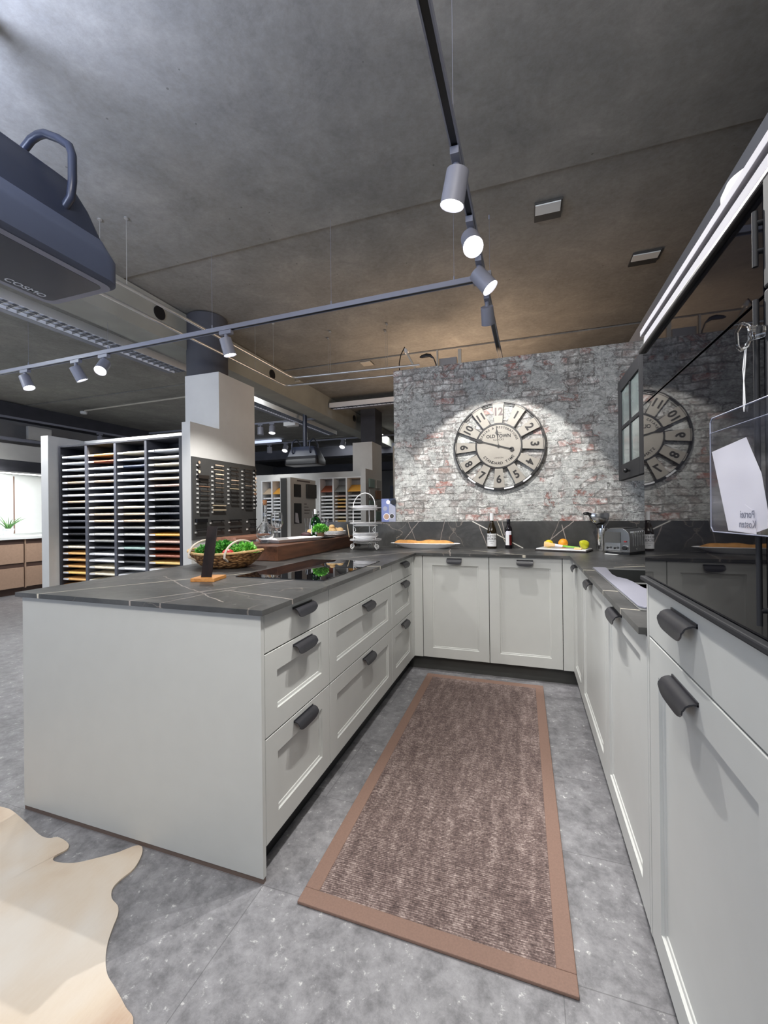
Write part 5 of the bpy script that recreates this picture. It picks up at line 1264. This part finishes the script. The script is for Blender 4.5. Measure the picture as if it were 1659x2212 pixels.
MB().tube([g2, fb(.06, -.028, FZ+.014), g3], [.008, .007, .006], 10).build('handle', 'green_handle', t, smooth=True)
MB().cyl(g1, g2, .011, .0085, 14).build('ferrule', 'paper', t)
MB().cyl(g0, g1, .022, .011, 14).build('fanned_end', 'melon', t)
tag(MB(fb).box(.095, .150, -.085, -.050, FZ+.0002, FZ+.014).build('fruit_piece', 'melon', bevel=.005, seg=3), 'small peach-coloured piece in front of the pear on the fruit board', 'fruit piece')
# toaster
TP = Vector((1.521, 2.123, ZT)); e1 = Vector((-.81, .585, 0)).normalized(); e2 = Vector((.585, .81, 0)).normalized()
TW, TL, TH = .182, .26, .185
tf = lambda a, b, c: tuple(TP+e1*a+e2*b+Vector((0, 0, c)))
t = thing('toaster', 'shiny steel ribbed toaster with black knob beside the tall oven unit', 'toaster', tuple(TP+Vector((0, 0, .0004))))
prof = [(0, .018), (0, .125), (.008, .155), (.026, .175), (.05, .188), (TW-.05, .188), (TW-.026, .175), (TW-.008, .155), (TW, .125), (TW, .018)]
n = len(prof); vs = [(a, .0, c) for a, c in prof]+[(a, TL, c) for a, c in prof]
MB(tf).add(vs, [tuple(range(n)), tuple(range(2*n-1, n-1, -1))]+[((i+1) % n, i, i+n, (i+1) % n+n) for i in range(n)]).build('body', 'steel_soft', t, bevel=.003)
for k in range(6):
    b = .045+k*.034
    MB(tf).box(-.0030, .004, b, b+.007, .06, .14).box(-.0015, .030, b, b+.005, .14, .166).build('rib', 'steel', t, bevel=.001)
MB(tf).box(.008, TW-.008, .012, TL-.012, .0006, .0178).build('base', 'black_plastic', t)
MB(tf).box(.062, TW-.012, -.0035, -.0003, .085, .160).build('reflection_plate', 'board_dark', t)  # dark plate paints in a reflection on the shiny steel end
MB(tf).box(.062, TW-.012, -.0035, -.0003, .030, .082).build('lower_plate', 'steel', t)
MB().cyl(tf(.030, -.002, .050), tf(.030, -.022, .050), .017, .015, 22).build('knob', 'black_plastic', t, smooth=True)
MB().cyl(tf(.030, -.0004, .050), tf(.030, -.006, .050), .021, .021, 26).build('knob_ring', 'steel', t)
MB(tf).box(.020, .038, -.0065, -.0004, .090, .099).build('switch', 'red_plastic', t, bevel=.001)
for a in (.090, .140): MB().cyl(tf(a, -.004, .048), tf(a, -.024, .048), .0035, n=8).ball(tf(a, -.028, .048), .0085, 12).build('lever', 'black_plastic', t, smooth=True)
for (a0, a1) in ((.045, .075), (.105, .135)): MB(tf).box(a0, a1, .02, TL-.02, .1882, .1888).build('slot', 'black_plastic', t)
m = MB().text('since', .030, lambda x, y, z: tf(-.0012-z, .125+x, .040+y), .0005); m.v = [tuple(p) for p in m.v]
m.build('lettering', 'steel', t)
tag(MB(tf).box(.070, .16, -.030, -.008, .0006, .0040).build('small_tray', 'porcelain', bevel=.001), 'thin white saucer edge in front of the toaster', 'saucer')
# utensil pot
c0 = (1.405, 2.492, ZT+.0004)
t = thing('utensil_pot', 'perforated steel utensil pot behind the toaster', 'utensil pot', c0)
MB().lathe([(0, 0), (.044, 0), (.046, .004), (.046, .175), (.0435, .175), (.0435, .006), (0, .006)], c0, 32).build('pot', 'steel', t, smooth=True)
m = MB()
for i in range(12):
    for a in (-1.15, -.95, -.55, -.35, .05, .25, .6): m.cyl((c0[0]+.0445*math.sin(a), c0[1]-.0445*math.cos(a), ZT+.02+i*.0125), (c0[0]+.0466*math.sin(a), c0[1]-.0466*math.cos(a), ZT+.02+i*.0125), .0022, n=6)
m.build('holes', 'black_plastic', t)
t = thing('ladle', 'dark ladle leaning left out of the utensil pot', 'ladle', (1.39, 2.49, ZT+.01))
MB().tube([(1.415, 2.49, ZT+.012), (1.375, 2.487, ZT+.18), (1.34, 2.484, ZT+.235), (1.305, 2.482, ZT+.285)], .0045, 8).build('shaft', 'black_plastic', t, smooth=True)
MB().ball((1.293, 2.482, ZT+.292), .022, 14, 1.2, 1, .6).build('scoop', 'black_plastic', t, smooth=True)
t = thing('skimmer', 'shiny wide strainer spoon standing in the utensil pot', 'strainer', (1.41, 2.50, ZT+.01))
MB().tube([(1.405, 2.50, ZT+.012), (1.408, 2.50, ZT+.20)], .004, 8).build('shaft', 'steel', t, smooth=True)
MB().lathe([(0, .0), (.02, .002), (.042, .018), (.055, .05), (.060, .075), (.056, .095), (.052, .093), (.056, .074), (.051, .05), (.038, .02), (0, .004)], (1.385, 2.50, ZT+.20), 26, 1.25, .6).build('basket', 'steel', t, smooth=True)
t = thing('whisk', 'steel wire whisk standing right in the utensil pot', 'whisk', (1.42, 2.48, ZT+.01))
m = MB().tube([(1.415, 2.505, ZT+.012), (1.425, 2.52, ZT+.19)], .004, 8)
for k in range(5):
    a = PI*k/5; m.tube([(1.428+.030*math.sin(PI*j/12)*math.cos(a)*1.0, 2.525+.030*math.sin(PI*j/12)*math.sin(a), ZT+.18+.13*j/12) for j in range(13)], .0013, 5)
m.build('wires', 'steel', t, smooth=True)

# ================================================================ HANGING SLEEVE ON THE OVEN
t = thing('plastic_sleeve', 'clear plastic sleeve with folded white paper hanging on the oven handle', 'plastic sleeve', (1.10, -.60, 1.21))
A = Vector((1.108, -.440, 0)); dr = Vector((.10, -.995, 0)).normalized(); nn = Vector((dr.y, -dr.x, 0))
pf = lambda a, b, c: tuple(A+dr*a+nn*c+Vector((0, 0, b)))
t.location = (1.108, -.52, 1.203); t['_o'] = (1.108, -.52, 1.203)
m = MB(pf).box(0, .165, 1.203, 1.372, -.0004, .0000).box(0, .165, 1.203, 1.350, .0022, .0026)
m.build('clear_pocket', 'clear_plastic', t)
m = MB(pf).tube([(.006, 1.372, .001), (.001, 1.366, .001), (0, 1.21, .001), (.006, 1.203, .001), (.159, 1.203, .001), (.165, 1.21, .001), (.165, 1.366, .001), (.159, 1.372, .001), (.006, 1.372, .001)], .0009, 6)
m.tube([(.001, 1.350, .002), (.164, 1.350, .002)], .0005, 5); m.build('welded_edge', 'leaflet_grey', t)
def sheet(P, n0, n1, nm, mat):
    vs = [(a, b, n0) for a, b in P]+[(a, b, n1) for a, b in P]; k = len(P)
    return MB(pf).add(vs, [tuple(range(k)), tuple(range(2*k-1, k-1, -1))]+[((i+1) % k, i, i+k, (i+1) % k+k) for i in range(k)]).build(nm, mat, t)
sheet([(.004, 1.322), (.045, 1.206), (.100, 1.2045), (.134, 1.214), (.118, 1.28), (.088, 1.330)], .0006, .0009, 'folded_paper', 'paper')
sheet([(.048, 1.207), (.108, 1.204), (.106, 1.232), (.085, 1.242), (.070, 1.240)], .0012, .0015, 'loose_note', 'paper')
MB().text('Portei', .014, lambda x, y, z: pf(.090-x*.9, 1.229+y, .0018+z), .0001).text('Kosten', .014, lambda x, y, z: pf(.090-x*.9, 1.216+y, .0018+z), .0001).build('handwriting', 'ink', t)
m = MB().tube([pf(.088, 1.452, .000), pf(.0835, 1.42, .001), pf(.086, 1.395, .001), pf(.088, 1.375, .0015), pf(.0855, 1.364, .0015), pf(.0835, 1.372, .001), pf(.0845, 1.40, .001), pf(.089, 1.43, .001), pf(.090, 1.452, 0)], .0007, 6)
m.build('cord', 'white_wire', t, smooth=True)
t = thing('clear_hook', 'small clear plastic hook on the vertical oven handle carrying the sleeve cord', 'hook', pf(.093, 1.447, .0))
MB().tube([pf(.078, 1.452, .004), pf(.080, 1.470, .006), pf(.092, 1.478, .006), pf(.102, 1.470, .004), pf(.103, 1.455, .002), pf(.095, 1.446, .002), pf(.084, 1.445, .003), pf(.078, 1.452, .004)], .0022, 10).build('loop', 'glass', t, smooth=True)
MB().cyl(pf(.095, 1.462, .0), pf(.100, 1.462, -.0145), .010, .0075, 18).build('sucker', 'glass', t, smooth=True)

for o in bpy.data.objects:
    if '_o' in o: del o['_o']
